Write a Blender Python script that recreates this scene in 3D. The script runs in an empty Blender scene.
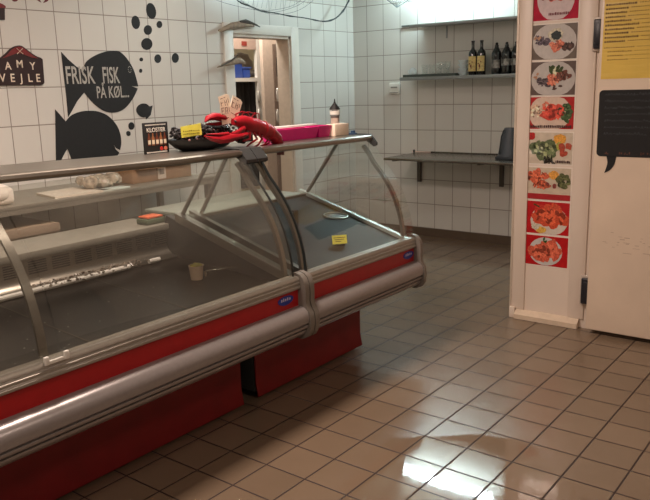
import bpy, bmesh, math, random
from mathutils import Vector, Matrix
random.seed(7)
COL = bpy.context.scene.collection
# ------------------------------------------------------------------ camera model (world: +X along left wall, +Y left, Z up)
CAM = Vector((-2.585746, -2.079248, 1.486968)); FPX = 738.685
A_, B_, C_ = 0.65823, -0.21705, 0.02771
def rot():
    ca, sa, cb, sb, cc, sc = math.cos(A_), math.sin(A_), math.cos(B_), math.sin(B_), math.cos(C_), math.sin(C_)
    yaw = Matrix(((ca, -sa, 0), (sa, ca, 0), (0, 0, 1)))
    pit = Matrix(((cb, 0, -sb), (0, 1, 0), (sb, 0, cb)))
    rol = Matrix(((1, 0, 0), (0, cc, -sc), (0, sc, cc)))
    return yaw @ pit @ rol
M3 = rot()
def at(x, y, ax, v):
    d = M3 @ Vector((1, -(x-325)/FPX, -(y-250)/FPX)); t = (v-CAM[ax])/d[ax]
    return CAM + d*t
# ------------------------------------------------------------------ dimensions
S_ = 1.29
YW = CAM.y + S_*(1.405176-CAM.y); XB = CAM.x + S_*(2.361604-CAM.x)      # left wall plane, back wall plane
TW, TH = 0.150924*S_, 0.187747*S_
XO = CAM.x + S_*(-.43778-CAM.x); ZO = CAM.z + S_*(2.087628-CAM.z); YO = CAM.y + S_*(1.426962-CAM.y)
CEIL = 2.62; XP = 1.79; YR = -0.215; ZT = 1.215
# ------------------------------------------------------------------ materials
def lin(c): return tuple(((v/12.92) if v <= .04045 else ((v+.055)/1.055)**2.4) for v in c)
def rgb(r, g, b): return lin((r/255, g/255, b/255))
MC = {}
def mat(name, col, rough=.5, metal=0., var=.06, scale=30., bump=0., emit=None, es=0., coat=0., spec=.5, aniso=None):
    if name in MC: return MC[name]
    m = bpy.data.materials.new(name); m.use_nodes = True; nt = m.node_tree; N = nt.nodes; L = nt.links
    b = N['Principled BSDF']
    tc = N.new('ShaderNodeTexCoord'); no = N.new('ShaderNodeTexNoise'); no.inputs['Scale'].default_value = scale; no.inputs['Detail'].default_value = 4
    if aniso:
        mp = N.new('ShaderNodeMapping'); mp.inputs['Scale'].default_value = aniso
        L.new(tc.outputs['Object'], mp.inputs['Vector']); L.new(mp.outputs[0], no.inputs['Vector'])
    else: L.new(tc.outputs['Object'], no.inputs['Vector'])
    cr = N.new('ShaderNodeValToRGB')
    cr.color_ramp.elements[0].position = .3; cr.color_ramp.elements[1].position = .7
    cr.color_ramp.elements[0].color = tuple(max(0, v*(1-var)) for v in col)+(1,)
    cr.color_ramp.elements[1].color = tuple(min(1, v*(1+var)) for v in col)+(1,)
    L.new(no.outputs['Fac'], cr.inputs[0]); L.new(cr.outputs[0], b.inputs['Base Color'])
    b.inputs['Roughness'].default_value = rough; b.inputs['Metallic'].default_value = metal
    b.inputs['Specular IOR Level'].default_value = spec; b.inputs['Coat Weight'].default_value = coat
    if bump:
        bp = N.new('ShaderNodeBump'); bp.inputs['Strength'].default_value = bump; bp.inputs['Distance'].default_value = .01
        L.new(no.outputs['Fac'], bp.inputs['Height']); L.new(bp.outputs[0], b.inputs['Normal'])
    if emit:
        b.inputs['Emission Color'].default_value = tuple(emit)+(1,); b.inputs['Emission Strength'].default_value = es
    MC[name] = m; return m

def tile_mat(name, ax_u, u0, w, ax_v, v0, h, grout, tile, groutcol, rough, rot_=0., wet=False, var=.05, bumpd=.0015):
    m = bpy.data.materials.new(name); m.use_nodes = True; nt = m.node_tree; N = nt.nodes; L = nt.links
    b = N['Principled BSDF']; g = N.new('ShaderNodeNewGeometry'); sx = N.new('ShaderNodeSeparateXYZ')
    mp = N.new('ShaderNodeMapping'); mp.inputs['Rotation'].default_value = (0, 0, rot_)
    L.new(g.outputs['Position'], mp.inputs['Vector']); L.new(mp.outputs[0], sx.inputs[0])
    def math_(op, a, b_=None):
        n = N.new('ShaderNodeMath'); n.operation = op
        for i, v in enumerate((a, b_)):
            if v is None: continue
            if isinstance(v, (int, float)): n.inputs[i].default_value = v
            else: L.new(v, n.inputs[i])
        return n.outputs[0]
    masks = []; cells = []
    for ax, o, s in ((ax_u, u0, w), (ax_v, v0, h)):
        t = math_('DIVIDE', math_('SUBTRACT', sx.outputs[ax], o), s)
        cells.append(math_('FLOOR', t)); fr = math_('FRACT', t)
        d = math_('MULTIPLY', math_('MINIMUM', fr, math_('SUBTRACT', 1., fr)), s)
        mr = N.new('ShaderNodeMapRange'); mr.inputs[1].default_value = grout*.5; mr.inputs[2].default_value = grout*.5+.0016
        L.new(d, mr.inputs[0]); masks.append(mr.outputs[0])
    mask = math_('MINIMUM', masks[0], masks[1])
    cb = N.new('ShaderNodeCombineXYZ'); L.new(cells[0], cb.inputs[0]); L.new(cells[1], cb.inputs[1])
    wn = N.new('ShaderNodeTexWhiteNoise'); L.new(cb.outputs[0], wn.inputs['Vector'])
    no = N.new('ShaderNodeTexNoise'); no.inputs['Scale'].default_value = 5.; no.inputs['Detail'].default_value = 5
    L.new(g.outputs['Position'], no.inputs['Vector'])
    k = math_('ADD', math_('MULTIPLY', wn.outputs['Value'], .6), math_('MULTIPLY', no.outputs['Fac'], .6))
    cr = N.new('ShaderNodeValToRGB'); cr.color_ramp.elements[0].position = .1; cr.color_ramp.elements[1].position = 1.
    cr.color_ramp.elements[0].color = tuple(v*(1-var) for v in tile)+(1,); cr.color_ramp.elements[1].color = tuple(min(1, v*(1+var)) for v in tile)+(1,)
    L.new(k, cr.inputs[0])
    mx = N.new('ShaderNodeMix'); mx.data_type = 'RGBA'; mx.inputs[6].default_value = tuple(groutcol)+(1,)
    L.new(mask, mx.inputs[0]); L.new(cr.outputs[0], mx.inputs[7]); L.new(mx.outputs[2], b.inputs['Base Color'])
    # roughness
    r = N.new('ShaderNodeMapRange'); r.inputs[1].default_value = 0; r.inputs[2].default_value = 1; r.inputs[3].default_value = .7
    L.new(mask, r.inputs[0])
    if wet:
        n2 = N.new('ShaderNodeTexNoise'); n2.inputs['Scale'].default_value = 1.6; n2.inputs['Detail'].default_value = 6; n2.inputs['Roughness'].default_value = .55
        L.new(g.outputs['Position'], n2.inputs['Vector'])
        # puddles of mopped water lie in the open floor near the counter's corner
        vd = N.new('ShaderNodeVectorMath'); vd.operation = 'DISTANCE'; vd.inputs[1].default_value = (-.30, -.92, 0)
        L.new(g.outputs['Position'], vd.inputs[0])
        dd = math_('SUBTRACT', math_('ADD', math_('MULTIPLY', vd.outputs['Value'], .9), math_('MULTIPLY', n2.outputs['Fac'], .5)), 0.)
        wr = N.new('ShaderNodeMapRange'); wr.inputs[1].default_value = .63; wr.inputs[2].default_value = .66; wr.inputs[3].default_value = .02; wr.inputs[4].default_value = rough
        L.new(dd, wr.inputs[0])
        rr = math_('ADD', wr.outputs[0], math_('MULTIPLY', no.outputs['Fac'], .06)); L.new(rr, r.inputs[4])
    else: r.inputs[4].default_value = rough
    L.new(r.outputs[0], b.inputs['Roughness'])
    bp = N.new('ShaderNodeBump'); bp.inputs['Strength'].default_value = .6; bp.inputs['Distance'].default_value = bumpd
    ht = math_('ADD', mask, math_('MULTIPLY', no.outputs['Fac'], .25 if not wet else .5))
    L.new(ht, bp.inputs['Height']); L.new(bp.outputs[0], b.inputs['Normal'])
    return m

def glass_mat(name, tint, haze, refl=1.):
    m = bpy.data.materials.new(name); m.use_nodes = True; nt = m.node_tree; N = nt.nodes; L = nt.links
    N.clear(); out = N.new('ShaderNodeOutputMaterial')
    tr = N.new('ShaderNodeBsdfTransparent'); tr.inputs[0].default_value = tuple(tint)+(1,)
    gl = N.new('ShaderNodeBsdfGlossy'); gl.inputs['Roughness'].default_value = .03; gl.inputs[0].default_value = (refl, refl, refl, 1)
    df = N.new('ShaderNodeBsdfDiffuse'); df.inputs[0].default_value = (.55, .52, .46, 1)
    lw = N.new('ShaderNodeLayerWeight'); lw.inputs['Blend'].default_value = .5
    pw = N.new('ShaderNodeMath'); pw.operation = 'POWER'; pw.inputs[1].default_value = 4.6; L.new(lw.outputs['Facing'], pw.inputs[0])
    fr = N.new('ShaderNodeMath'); fr.operation = 'MULTIPLY_ADD'; fr.inputs[1].default_value = .65; fr.inputs[2].default_value = .045; L.new(pw.outputs[0], fr.inputs[0])
    tc = N.new('ShaderNodeTexCoord'); no = N.new('ShaderNodeTexNoise'); no.inputs['Scale'].default_value = 3.5; no.inputs['Detail'].default_value = 6
    L.new(tc.outputs['Object'], no.inputs['Vector'])
    mr = N.new('ShaderNodeMapRange'); mr.inputs[1].default_value = .3; mr.inputs[2].default_value = .75; mr.inputs[3].default_value = haze*.5; mr.inputs[4].default_value = haze*1.6
    L.new(no.outputs['Fac'], mr.inputs[0])
    a = N.new('ShaderNodeMixShader'); L.new(mr.outputs[0], a.inputs[0]); L.new(tr.outputs[0], a.inputs[1]); L.new(df.outputs[0], a.inputs[2])
    c = N.new('ShaderNodeMixShader'); L.new(fr.outputs[0], c.inputs[0]); L.new(a.outputs[0], c.inputs[1]); L.new(gl.outputs[0], c.inputs[2])
    L.new(c.outputs[0], out.inputs[0]); return m

STEEL = mat('brushed_steel', rgb(150, 145, 135), .32, .95, .08, 8, aniso=(2, 60, 60))
ALU = mat('aluminium_rail', rgb(146, 142, 134), .34, .9, .04, 20)
DARKSTEEL = mat('dark_display_steel', rgb(40, 37, 33), .3, .3, .25, 12)
BUMP = mat('grey_bumper_plastic', rgb(152, 146, 144), .3, .35, .04, 60)
TRIM = mat('beige_trim', rgb(160, 154, 144), .36, .4, .05, 50)
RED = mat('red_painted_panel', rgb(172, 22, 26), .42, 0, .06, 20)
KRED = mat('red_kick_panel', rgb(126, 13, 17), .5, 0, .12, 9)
GREY = mat('grey_plastic', rgb(120, 118, 112), .45, .1, .05, 40)
CAPM = mat('grey_cap_plastic', rgb(122, 116, 108), .4, .1, .05, 40)
DGREY = mat('dark_grey_metal', rgb(52, 52, 50), .5, .3, .08, 20)
BLACK = mat('matt_black', rgb(22, 22, 23), .6, 0, .1, 30)
RUBBER = mat('black_rubber', rgb(28, 34, 34), .5, 0, .1, 30)
WHITE = mat('white_paint', rgb(222, 216, 206), .45, 0, .03, 10)
WPLAS = mat('white_plastic', rgb(230, 228, 220), .35, 0, .03, 10)
PANEL = mat('cream_coldroom_panel', rgb(224, 208, 192), .38, 0, .03, 3)
CREAMW = mat('cream_plaster', rgb(226, 212, 180), .8, 0, .04, 6)
G1 = glass_mat('dusty_glass', (.93, .935, .915), .034)
G2 = glass_mat('clear_glass', (.95, .96, .95), .005)
GS = glass_mat('drinking_glass', (.965, .98, .98), .03)

# ------------------------------------------------------------------ mesh builder
class MB:
    def __init__(s): s.b = bmesh.new()
    def poly(s, vs, fs):
        v = [s.b.verts.new(p) for p in vs]
        for f in fs:
            try: s.b.faces.new([v[i] for i in f])
            except ValueError: pass
        return s
    def box(s, x0, x1, y0, y1, z0, z1, bev=0., seg=2):
        n = len(s.b.verts)
        X, Y, Z = sorted((x0, x1)), sorted((y0, y1)), sorted((z0, z1))
        t = bmesh.new(); bmesh.ops.create_cube(t, size=1)
        for v in t.verts:
            v.co = Vector(((X[0]+X[1])/2+v.co.x*(X[1]-X[0]), (Y[0]+Y[1])/2+v.co.y*(Y[1]-Y[0]), (Z[0]+Z[1])/2+v.co.z*(Z[1]-Z[0])))
        if bev: bmesh.ops.bevel(t, geom=t.edges[:], offset=bev, segments=seg, profile=.5, affect='EDGES')
        return s.merge(t)
    def merge(s, t, mx=None):
        me = bpy.data.meshes.new('tmp'); t.to_mesh(me); t.free()
        if mx is not None: me.transform(mx)
        s.b.from_mesh(me); bpy.data.meshes.remove(me); return s
    def prism(s, pts, ax, a0, a1):
        """pts: 2D loop in the plane of the two other axes (in axis order)"""
        n = len(pts); vs = []
        for a in (a0, a1):
            for p in pts:
                q = list(p); q.insert(ax, a); vs.append(q)
        fs = [list(range(n))[::-1], [n+i for i in range(n)]] + [[i, (i+1) % n, n+(i+1) % n, n+i] for i in range(n)]
        return s.poly(vs, fs)
    def tube(s, pts, r, seg=8, cap=True):
        pts = [Vector(p) for p in pts]; n = len(pts)
        rs = r if isinstance(r, (list, tuple)) else [r]*n
        rings = []; up = None
        for i, p in enumerate(pts):
            d = (pts[min(i+1, n-1)]-pts[max(i-1, 0)])
            d = d.normalized() if d.length > 1e-9 else Vector((0, 0, 1))
            if up is None: up = Vector((0, 0, 1)) if abs(d.z) < .9 else Vector((1, 0, 0))
            sd = d.cross(up)
            if sd.length < 1e-5: sd = d.orthogonal()
            sd.normalize(); up = sd.cross(d).normalized()
            rr = rs[i]; ra, rb = (rr if isinstance(rr, (tuple, list)) else (rr, rr))
            rings.append([s.b.verts.new(p+sd*ra*math.cos(k*2*math.pi/seg)+up*rb*math.sin(k*2*math.pi/seg)) for k in range(seg)])
        for a, b in zip(rings, rings[1:]):
            for k in range(seg): s.b.faces.new((a[k], a[(k+1) % seg], b[(k+1) % seg], b[k]))
        if cap: s.b.faces.new(rings[0][::-1]); s.b.faces.new(rings[-1])
        return s
    def lathe(s, prof, c, seg=20):
        c = Vector(c); rings = []
        for r, z in prof:
            if r < 1e-6: rings.append([s.b.verts.new(c+Vector((0, 0, z)))])
            else: rings.append([s.b.verts.new(c+Vector((r*math.cos(k*2*math.pi/seg), r*math.sin(k*2*math.pi/seg), z))) for k in range(seg)])
        for a, b in zip(rings, rings[1:]):
            for k in range(seg):
                q = (k+1) % seg
                if len(a) == 1 and len(b) == 1: continue
                if len(a) == 1: s.b.faces.new((a[0], b[q], b[k]))
                elif len(b) == 1: s.b.faces.new((a[k], a[q], b[0]))
                else: s.b.faces.new((a[k], a[q], b[q], b[k]))
        return s
    def ell(s, c, r, u=14, v=9, mx=None, jit=0.):
        t = bmesh.new(); bmesh.ops.create_uvsphere(t, u_segments=u, v_segments=v, radius=1)
        for q in t.verts:
            k = 1+random.uniform(-jit, jit)
            q.co = Vector((q.co.x*r[0]*k, q.co.y*r[1]*k, q.co.z*r[2]*k))
        m = Matrix.Translation(Vector(c)) @ (mx or Matrix.Identity(4))
        return s.merge(t, m)
    def ico(s, c, r, jit=.2):
        t = bmesh.new(); bmesh.ops.create_icosphere(t, subdivisions=1, radius=1)
        for q in t.verts: q.co = q.co*(1+random.uniform(-jit, jit))
        sc = Matrix.Diagonal(Vector((r[0], r[1], r[2], 1)))
        return s.merge(t, Matrix.Translation(Vector(c)) @ Matrix.Rotation(random.uniform(0, 6), 4, 'Z') @ sc)
    def build(s, name, m, parent=None, smooth=35, loc=None, lab=None):
        bmesh.ops.recalc_face_normals(s.b, faces=s.b.faces[:])
        me = bpy.data.meshes.new(name)
        if parent is not None: off = Vector(parent['_o'])
        elif loc is not None: off = Vector(loc)
        else:
            off = Vector((0, 0, 0))
            if s.b.verts:
                lo = [min(v.co[i] for v in s.b.verts) for i in range(3)]; hi = [max(v.co[i] for v in s.b.verts) for i in range(3)]
                off = Vector(((lo[0]+hi[0])/2, (lo[1]+hi[1])/2, lo[2]))
        for v in s.b.verts: v.co -= off
        s.b.to_mesh(me); s.b.free(); me.materials.append(m)
        if smooth:
            me.polygons.foreach_set('use_smooth', [True]*len(me.polygons)); me.set_sharp_from_angle(angle=math.radians(smooth))
        o = bpy.data.objects.new(name, me); COL.objects.link(o)
        if parent is not None:
            o.parent = parent
            o['_o'] = tuple(off)
        else: o.location = off; o['_o'] = tuple(off)
        if lab: o['label'] = lab
        return o
def tag(o, label=None, cat=None, group=None, kind=None):
    for k, v in (('label', label), ('category', cat), ('group', group), ('kind', kind)):
        if v: o[k] = v
    return o
def thing(name, loc, label, cat, group=None):
    o = bpy.data.objects.new(name, None); COL.objects.link(o); o.location = loc; o['_o'] = tuple(loc); o.empty_display_size = .05
    return tag(o, label, cat, group)
def struct(o): o['kind'] = 'structure'; return o
def copy_tree(o, dl, label=None, parent=None):
    c = o.copy(); COL.objects.link(c)
    if parent is None:
        c.location = o.location + Vector(dl); c['_o'] = tuple(c.location)
        if label: c['label'] = label
    else: c.parent = parent
    for ch in list(o.children): copy_tree(ch, dl, None, c)
    return c
def text(name, s, size, origin, xdir, ydir, m, parent, depth=.0006, align='CENTER', sx=1.):
    """flat raised lettering; origin in world, xdir / ydir are unit vectors of writing and up"""
    cu = bpy.data.curves.new(name, 'FONT'); cu.body = s; cu.size = size; cu.extrude = depth; cu.align_x = align; cu.offset = size*.012
    cu.resolution_u = 3
    to = bpy.data.objects.new('t', cu); me = bpy.data.meshes.new_from_object(to); bpy.data.objects.remove(to)
    x = Vector(xdir); y = Vector(ydir); z = x.cross(y)
    off = Vector(parent['_o'])
    mx = Matrix((( x.x*sx, y.x, z.x, origin[0]-off.x), (x.y*sx, y.y, z.y, origin[1]-off.y), (x.z*sx, y.z, z.z, origin[2]-off.z), (0, 0, 0, 1)))
    me.transform(mx); me.materials.clear(); me.materials.append(m); me.name = name
    o = bpy.data.objects.new(name, me); COL.objects.link(o); o.parent = parent; o['_o'] = tuple(off); return o

# ================================================================== SETTING
FLOORM = tile_mat('floor_tiles', 0, 0, .2*.96552, 1, 0, .2, .006, rgb(120, 103, 85), rgb(50, 33, 24), .22, .00328, wet=True, var=.10)
WALLM = tile_mat('wall_tiles_left', 0, XO, TW, 2, ZO, TH, .0045, rgb(212, 209, 202), rgb(138, 128, 118), .22, var=.035)
WBM = tile_mat('wall_tiles_back', 1, YO, TW, 2, ZO, TH, .0045, rgb(212, 209, 202), rgb(138, 128, 118), .22, var=.035)
DX0, DX1, DZ = 2.03, 2.79, 1.95       # doorway in the left wall
struct(MB().box(-6, 6.2, -4.2, 5.2, -.1, 0).build('floor', FLOORM, smooth=0))
struct(MB().box(-6, 6.2, -4.2, 5.2, CEIL, CEIL+.1).build('ceiling', mat('ceiling_paint', rgb(205, 198, 185), .8), smooth=0))
w = MB().box(-6, DX0, YW, YW+.12, 0, CEIL).box(DX1, XB+.1, YW, YW+.12, 0, CEIL).box(DX0, DX1, YW, YW+.12, DZ, CEIL)
struct(w.build('wall_left', WALLM, smooth=0))
struct(MB().box(XB, XB+.1, -4.2, YW, 0, CEIL).build('wall_back', WBM, smooth=0))
struct(MB().box(XB-.012, XB, YR, YW, 0, .082).build('baseboard_back', mat('dark_base_tile', rgb(92, 76, 62), .4), smooth=0))
ROOMM = mat('shop_wall_paint', rgb(190, 182, 174), .7)
struct(MB().box(-6.1, -6, -4.2, 5.2, 0, CEIL).build('wall_front', ROOMM, smooth=0))
struct(MB().box(-6, 6.2, -4.3, -4.2, 0, CEIL).build('wall_far_right', ROOMM, smooth=0))
# back room behind the doorway
struct(MB().box(.8, 4.6, 4.1, 4.2, 0, CEIL).box(.7, .8, YW+.12, 4.2, 0, CEIL).box(4.6, 4.7, YW+.12, 4.2, 0, CEIL).build('wall_backroom', CREAMW, smooth=0))
# cold room block with a framed front panel
struct(MB().box(XP, XB, -4.2, YR, 0, CEIL).build('wall_right', PANEL, smooth=0))
SEAM = mat('panel_seam', rgb(120, 102, 86), .6)
t = MB()
t.box(XP-.010, XP, YR-.085, YR, .055, CEIL-.01, .003)            # left stile
t.box(XP-.010, XP, -.68, -.582, .055, CEIL-.01, .003)            # right stile
struct(t.build('trim_1', PANEL))
struct(MB().box(XP-.014, XP, YR-.003, YR+.012, 0, CEIL-.01, .003).build('trim_2', mat('corner_edge', rgb(205, 190, 172), .35, .1)))
struct(MB().prism([(XP-.045, 0), (XP, 0), (XP, .055), (XP-.012, .055), (XP-.045, .03)], 1, -.655, YR-.035).build('baseboard_right', mat('cream_kerb', rgb(214, 194, 170), .45)))
struct(MB().box(XP-.03, XP-.010, YR-.032, YR+.004, 0, .07, .003).build('trim_3', PANEL))
# door leaf of the cold room
dl = thing('door_1', (1.73, -1.2, .025), 'cream insulated door standing proud of the panel', 'door'); dl['kind'] = 'structure'
LF = 1.70
MB().box(LF, 1.765, -1.78, -.722, .028, 2.12, .006, 3).build('door_panel', mat('cream_door', rgb(224, 204, 182), .36, 0, .05, 4), dl)
sc = MB()
for k in range(26):
    y = random.uniform(-1.15, -.74); z = .56+random.gauss(0, .025)-(y+.74)*.0
    sc.box(LF-.0004, LF+.001, y, y-random.uniform(.01, .05), z, z+random.uniform(.001, .004))
sc.build('scuff_marks', mat('scuff_grey', rgb(178, 154, 134), .6), dl, smooth=0)
for z0, z1 in ((1.655, 1.815), (.168, .328)):
    h = MB().box(1.758, XP-.011, -.722, -.660, z0-.012, z1+.012, .004).build('hinge', mat('hinge_mount', rgb(196, 182, 168), .4, .1), dl)
    MB().box(1.735, 1.762, -.728, -.672, z0, z1, .008, 3).box(1.728, 1.74, -.722, -.684, z0+.02, z1-.02, .004).build('hinge_cover', mat('hinge_black', rgb(34, 34, 40), .4), h)
# door frame round the doorway in the left wall
fr = thing('door_2', ((DX0+DX1)/2, YW, 0), 'white painted frame of the open doorway', 'door frame'); fr['kind'] = 'structure'
f = MB().box(1.925, DX0+.005, YW-.02, YW, 0, 2.03, .004).box(DX1-.005, 2.895, YW-.02, YW, 0, 2.03, .004).box(DX0, DX1, YW-.02, YW, DZ-.005, 2.03, .004)
f.build('architrave', WHITE, fr)
MB().box(DX0, DX0+.008, YW-.005, YW+.14, 0, DZ).box(DX1-.03, DX1, YW-.005, YW+.14, 0, DZ).box(DX0, DX1, YW-.005, YW+.14, DZ-.03, DZ).build('door_lining', mat('lining_paint', rgb(196, 180, 164), .5), fr)

# ================================================================== DISPLAY COUNTERS (cross-section in Y,Z)
GL = [(.288, 1.188), (.25, 1.145), (.216, 1.094), (.168, 1.04), (.124, .983), (.09, .928), (.063, .872), (.043, .815), (.027, .758), (.018, .705), (.014, .655)]
def spl(pts, n):
    out = []; P = [Vector((p[0], p[1], 0)) for p in pts]
    for i in range(len(P)-1):
        a, b, c, d = P[max(i-1, 0)], P[i], P[i+1], P[min(i+2, len(P)-1)]
        for k in range(n):
            t = k/n
            q = .5*((2*b)+(c-a)*t+(2*a-5*b+4*c-d)*t*t+(-a+3*b-3*c+d)*t**3); out.append((q.x, q.y))
    out.append(pts[-1]); return out
GLS = spl(GL, 3)
def offset(pts, d):
    out = []
    for i, p in enumerate(pts):
        a = pts[max(i-1, 0)]; b = pts[min(i+1, len(pts)-1)]; tx, ty = b[0]-a[0], b[1]-a[1]; l = math.hypot(tx, ty) or 1
        out.append((p[0]-ty/l*d, p[1]+tx/l*d))
    return out
def band(d0, d1): return offset(GLS, d0)+offset(GLS, d1)[::-1]
BUMPER = [(.05, .362), (.0, .370), (-.018, .384), (-.026, .397), (-.026, .402), (-.017, .404), (-.017, .410), (-.035, .413), (-.039, .420), (-.040, .427), (-.030, .429), (-.030, .435), (-.044, .439), (-.047, .455), (-.045, .475), (-.036, .494), (-.020, .506), (.0, .512), (.05, .512)]
TRIMP = [(.05, .592), (.004, .592), (.0, .596), (.0, .604), (.004, .607), (.006, .611), (.003, .613), (.003, .622), (.008, .625), (.010, .629), (.006, .632), (.008, .642), (.014, .648), (.05, .652), (.06, .640), (.06, .6)]
CAPP = [(.06, .352), (.0, .352), (-.030, .366), (-.048, .395), (-.054, .44), (-.050, .48), (-.034, .505), (-.026, .53), (-.028, .57), (-.026, .61), (-.014, .640), (.004, .657), (.03, .664), (.05, .66), (.05, .50)]
RAILP = [(.294, 1.184), (.285, 1.189), (.281, 1.198), (.285, 1.209), (.298, 1.2155), (.31, 1.215), (.655, 1.215), (.66, 1.208), (.655, 1.198), (.33, 1.195), (.318, 1.185)]
TOPCAP = [(.272, 1.150), (.256, 1.158), (.256, 1.172), (.282, 1.203), (.300, 1.2205), (.44, 1.2205), (.44, 1.19), (.33, 1.186), (.30, 1.168)]
ZS = lambda y: .628+.30*y                                         # side sill slope
def add_arm(root, x, w=.022, d0=.040, d1=.058):
    MB().prism(band(d0, d1), 0, x-w/2, x+w/2).build('glass_arm', ALU, root)
def strut(root, x, a=(.545, 1.18), b=(.80, .845), r=.011):
    MB().tube([(x, a[0], a[1]), (x, b[0], b[1])], r, 10).build('strut', ALU, root)
def end_glass(root, x, m, w=.006):
    pts = offset(GLS, .035)
    loop = pts + [(.04, ZS(.04)+.012), (.74, ZS(.74)+.012), (.535, 1.185)]
    MB().prism(loop, 0, x-w/2, x+w/2).build('side_glass', m, root)
def sill(root, x, w, m=ALU):
    MB().prism([(.03, ZS(.03)-.03), (.03, ZS(.03)+.012), (.80, ZS(.80)+.012), (.80, ZS(.80)-.03)], 0, x-w/2, x+w/2).build('side_sill', m, root)
def badge(root, x, z):
    pts = []
    for k in range(24):
        a = k*math.pi/12; pts.append((x+.052*math.cos(a)*(1+.12*math.sin(a)), z+.021*math.sin(a)-.10*.036*math.cos(a)*0))
    b = MB().prism([(p[0], p[1]) for p in pts], 1, .014, .02).build('badge', mat('badge_blue', rgb(34, 58, 150), .35), root, lab='small blue oval maker badge')
    q = MB()
    for k, (dx, hh) in enumerate(((-.030, .011), (-.017, .014), (-.003, .010), (.011, .013), (.026, .010))):
        q.prism([(x+dx-.0035, z-.001), (x+dx+.0035, z-.001), (x+dx+.0045, z-.001+hh), (x+dx-.0025, z+hh)], 1, .0128, .0145)
    q.build('badge_lettering', mat('badge_pale', rgb(200, 190, 220), .4), b)

def counter(loc, label, xa, xb, gx, kick, m, top0, top1, group):
    """xa..xb body, gx glass panes [(x0,x1)...]"""
    r = thing('display_counter', loc, label, 'refrigerated counter', group)
    MB().prism(BUMPER, 0, xa, xb).build('bumper', BUMP, r)
    MB().prism(TRIMP, 0, xa, xb).build('front_trim', TRIM, r)
    MB().box(xa, xb, .017, .05, .51, .594).build('front_panel', RED, r, lab='red front panel strip')
    for a, b in gx:
        g = MB().prism(band(0, .006), 0, a, b).build('curved_glass', m, r)
    MB().box(xa, xb, .05, 1.12, .36, .56, .004).box(xa, xb, .90, 1.12, .56, .79).build('tub', GREY, r)
    rl = MB()
    if top0 < -1:
        n = len(RAILP); vs = [(top0, p[0], p[1]+.042) for p in RAILP]+[(-.5, p[0], p[1]) for p in RAILP]+[(top1, p[0], p[1]) for p in RAILP]
        rl.poly(vs, [list(range(n))[::-1], [2*n+i for i in range(n)]]+[[k*n+i, k*n+(i+1) % n, (k+1)*n+(i+1) % n, (k+1)*n+i] for k in (0, 1) for i in range(n)])
    else: rl.prism(RAILP, 0, top0, top1)
    rl.build('top_shelf', STEEL, r)
    k0, k1 = kick
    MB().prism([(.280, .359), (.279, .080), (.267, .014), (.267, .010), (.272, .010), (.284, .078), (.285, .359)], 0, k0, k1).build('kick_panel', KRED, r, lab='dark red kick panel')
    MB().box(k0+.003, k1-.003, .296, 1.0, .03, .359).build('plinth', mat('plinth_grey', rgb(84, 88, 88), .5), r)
    return r
c1 = counter((-1.3, .6, 0), 'long glass-fronted counter with a red front and vented rear panel, nearest the camera', -2.62, -.087, [(-2.62, -1.3135), (-1.3075, -.11)], (-2.55, -.220), G1, -2.62, -.125, 'glass fish counters')
c2 = counter((.45, .6, 0), 'shorter glass-fronted counter at the far end with a sloping display deck', -.019, .944, [(-.02, .935)], (-.117, .779), G2, .018, .932, 'glass fish counters')
# ---- counter 1 details
MB().prism([(.06, .585), (.83, .635), (.83, .65), (.06, .60)], 0, -2.6, -.10).build('display_deck', DARKSTEEL, c1, lab='dark steel display deck')
for x in (-2.05, -1.58, -1.10, -.62): MB().prism([(.065, .6005), (.80, .6485), (.80, .6500), (.065, .6020)], 0, x, x+.006).build('deck_seam', mat('deck_edge', rgb(110, 104, 94), .4, .7), c1)
# rear vented panel with cove
cove = [(.895, .80), (.888, .80), (.885, .705), (.872, .680), (.845, .662), (.80, .656), (.80, .650), (.85, .652), (.895, .67)]
MB().prism(cove, 0, -2.6, -.10).build('rear_panel', STEEL, c1, lab='steel rear panel curving into the deck')
vt = 0
for k in range(19):
    x = -2.30+k*.118
    v = MB()
    for j in range(6): v.box(x, x+.088, .8835, .8865, .716+j*.0105, .7215+j*.0105)
    v.build('vent', mat('vent_slot', rgb(44, 38, 32), .6), c1, smooth=0)
MB().box(-2.62, -.10, .86, 1.16, .802, .822, .004).box(-2.62, -.10, .858, .868, .790, .822, .003).build('rear_worktop', mat('worktop_grey', rgb(150, 146, 134), .35, .4), c1)
add_arm(c1, -.122); strut(c1, -.07); strut(c1, -1.44); add_arm(c1, -1.345, .03, .035, .045)
sill(c1, -.085, .045); end_glass(c1, -.09, G2)
MB().prism(CAPP, 0, -.086, -.056).build('end_cap', CAPM, c1)
MB().prism(TOPCAP, 0, -.130, -.062).build('shelf_cap', mat('dark_cap', rgb(50, 50, 49), .4), c1)
cl = MB().box(-1.375, -1.285, .0, .010, .640, .652, .002)
cl.box(-1.375, -1.358, -.003, .010, .640, .668, .003).box(-1.302, -1.285, -.003, .010, .640, .668, .003)
cl.build('glass_clip', WPLAS, c1, lab='white clip joining two panes')
badge(c1, -.175, .556)
# side walls of the interior tub
MB().prism([(.05, .55), (.05, .635), (.88, .86), (.90, .80), (.90, .55)], 0, -.098, -.06).build('side_wall', DGREY, c1)
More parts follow.
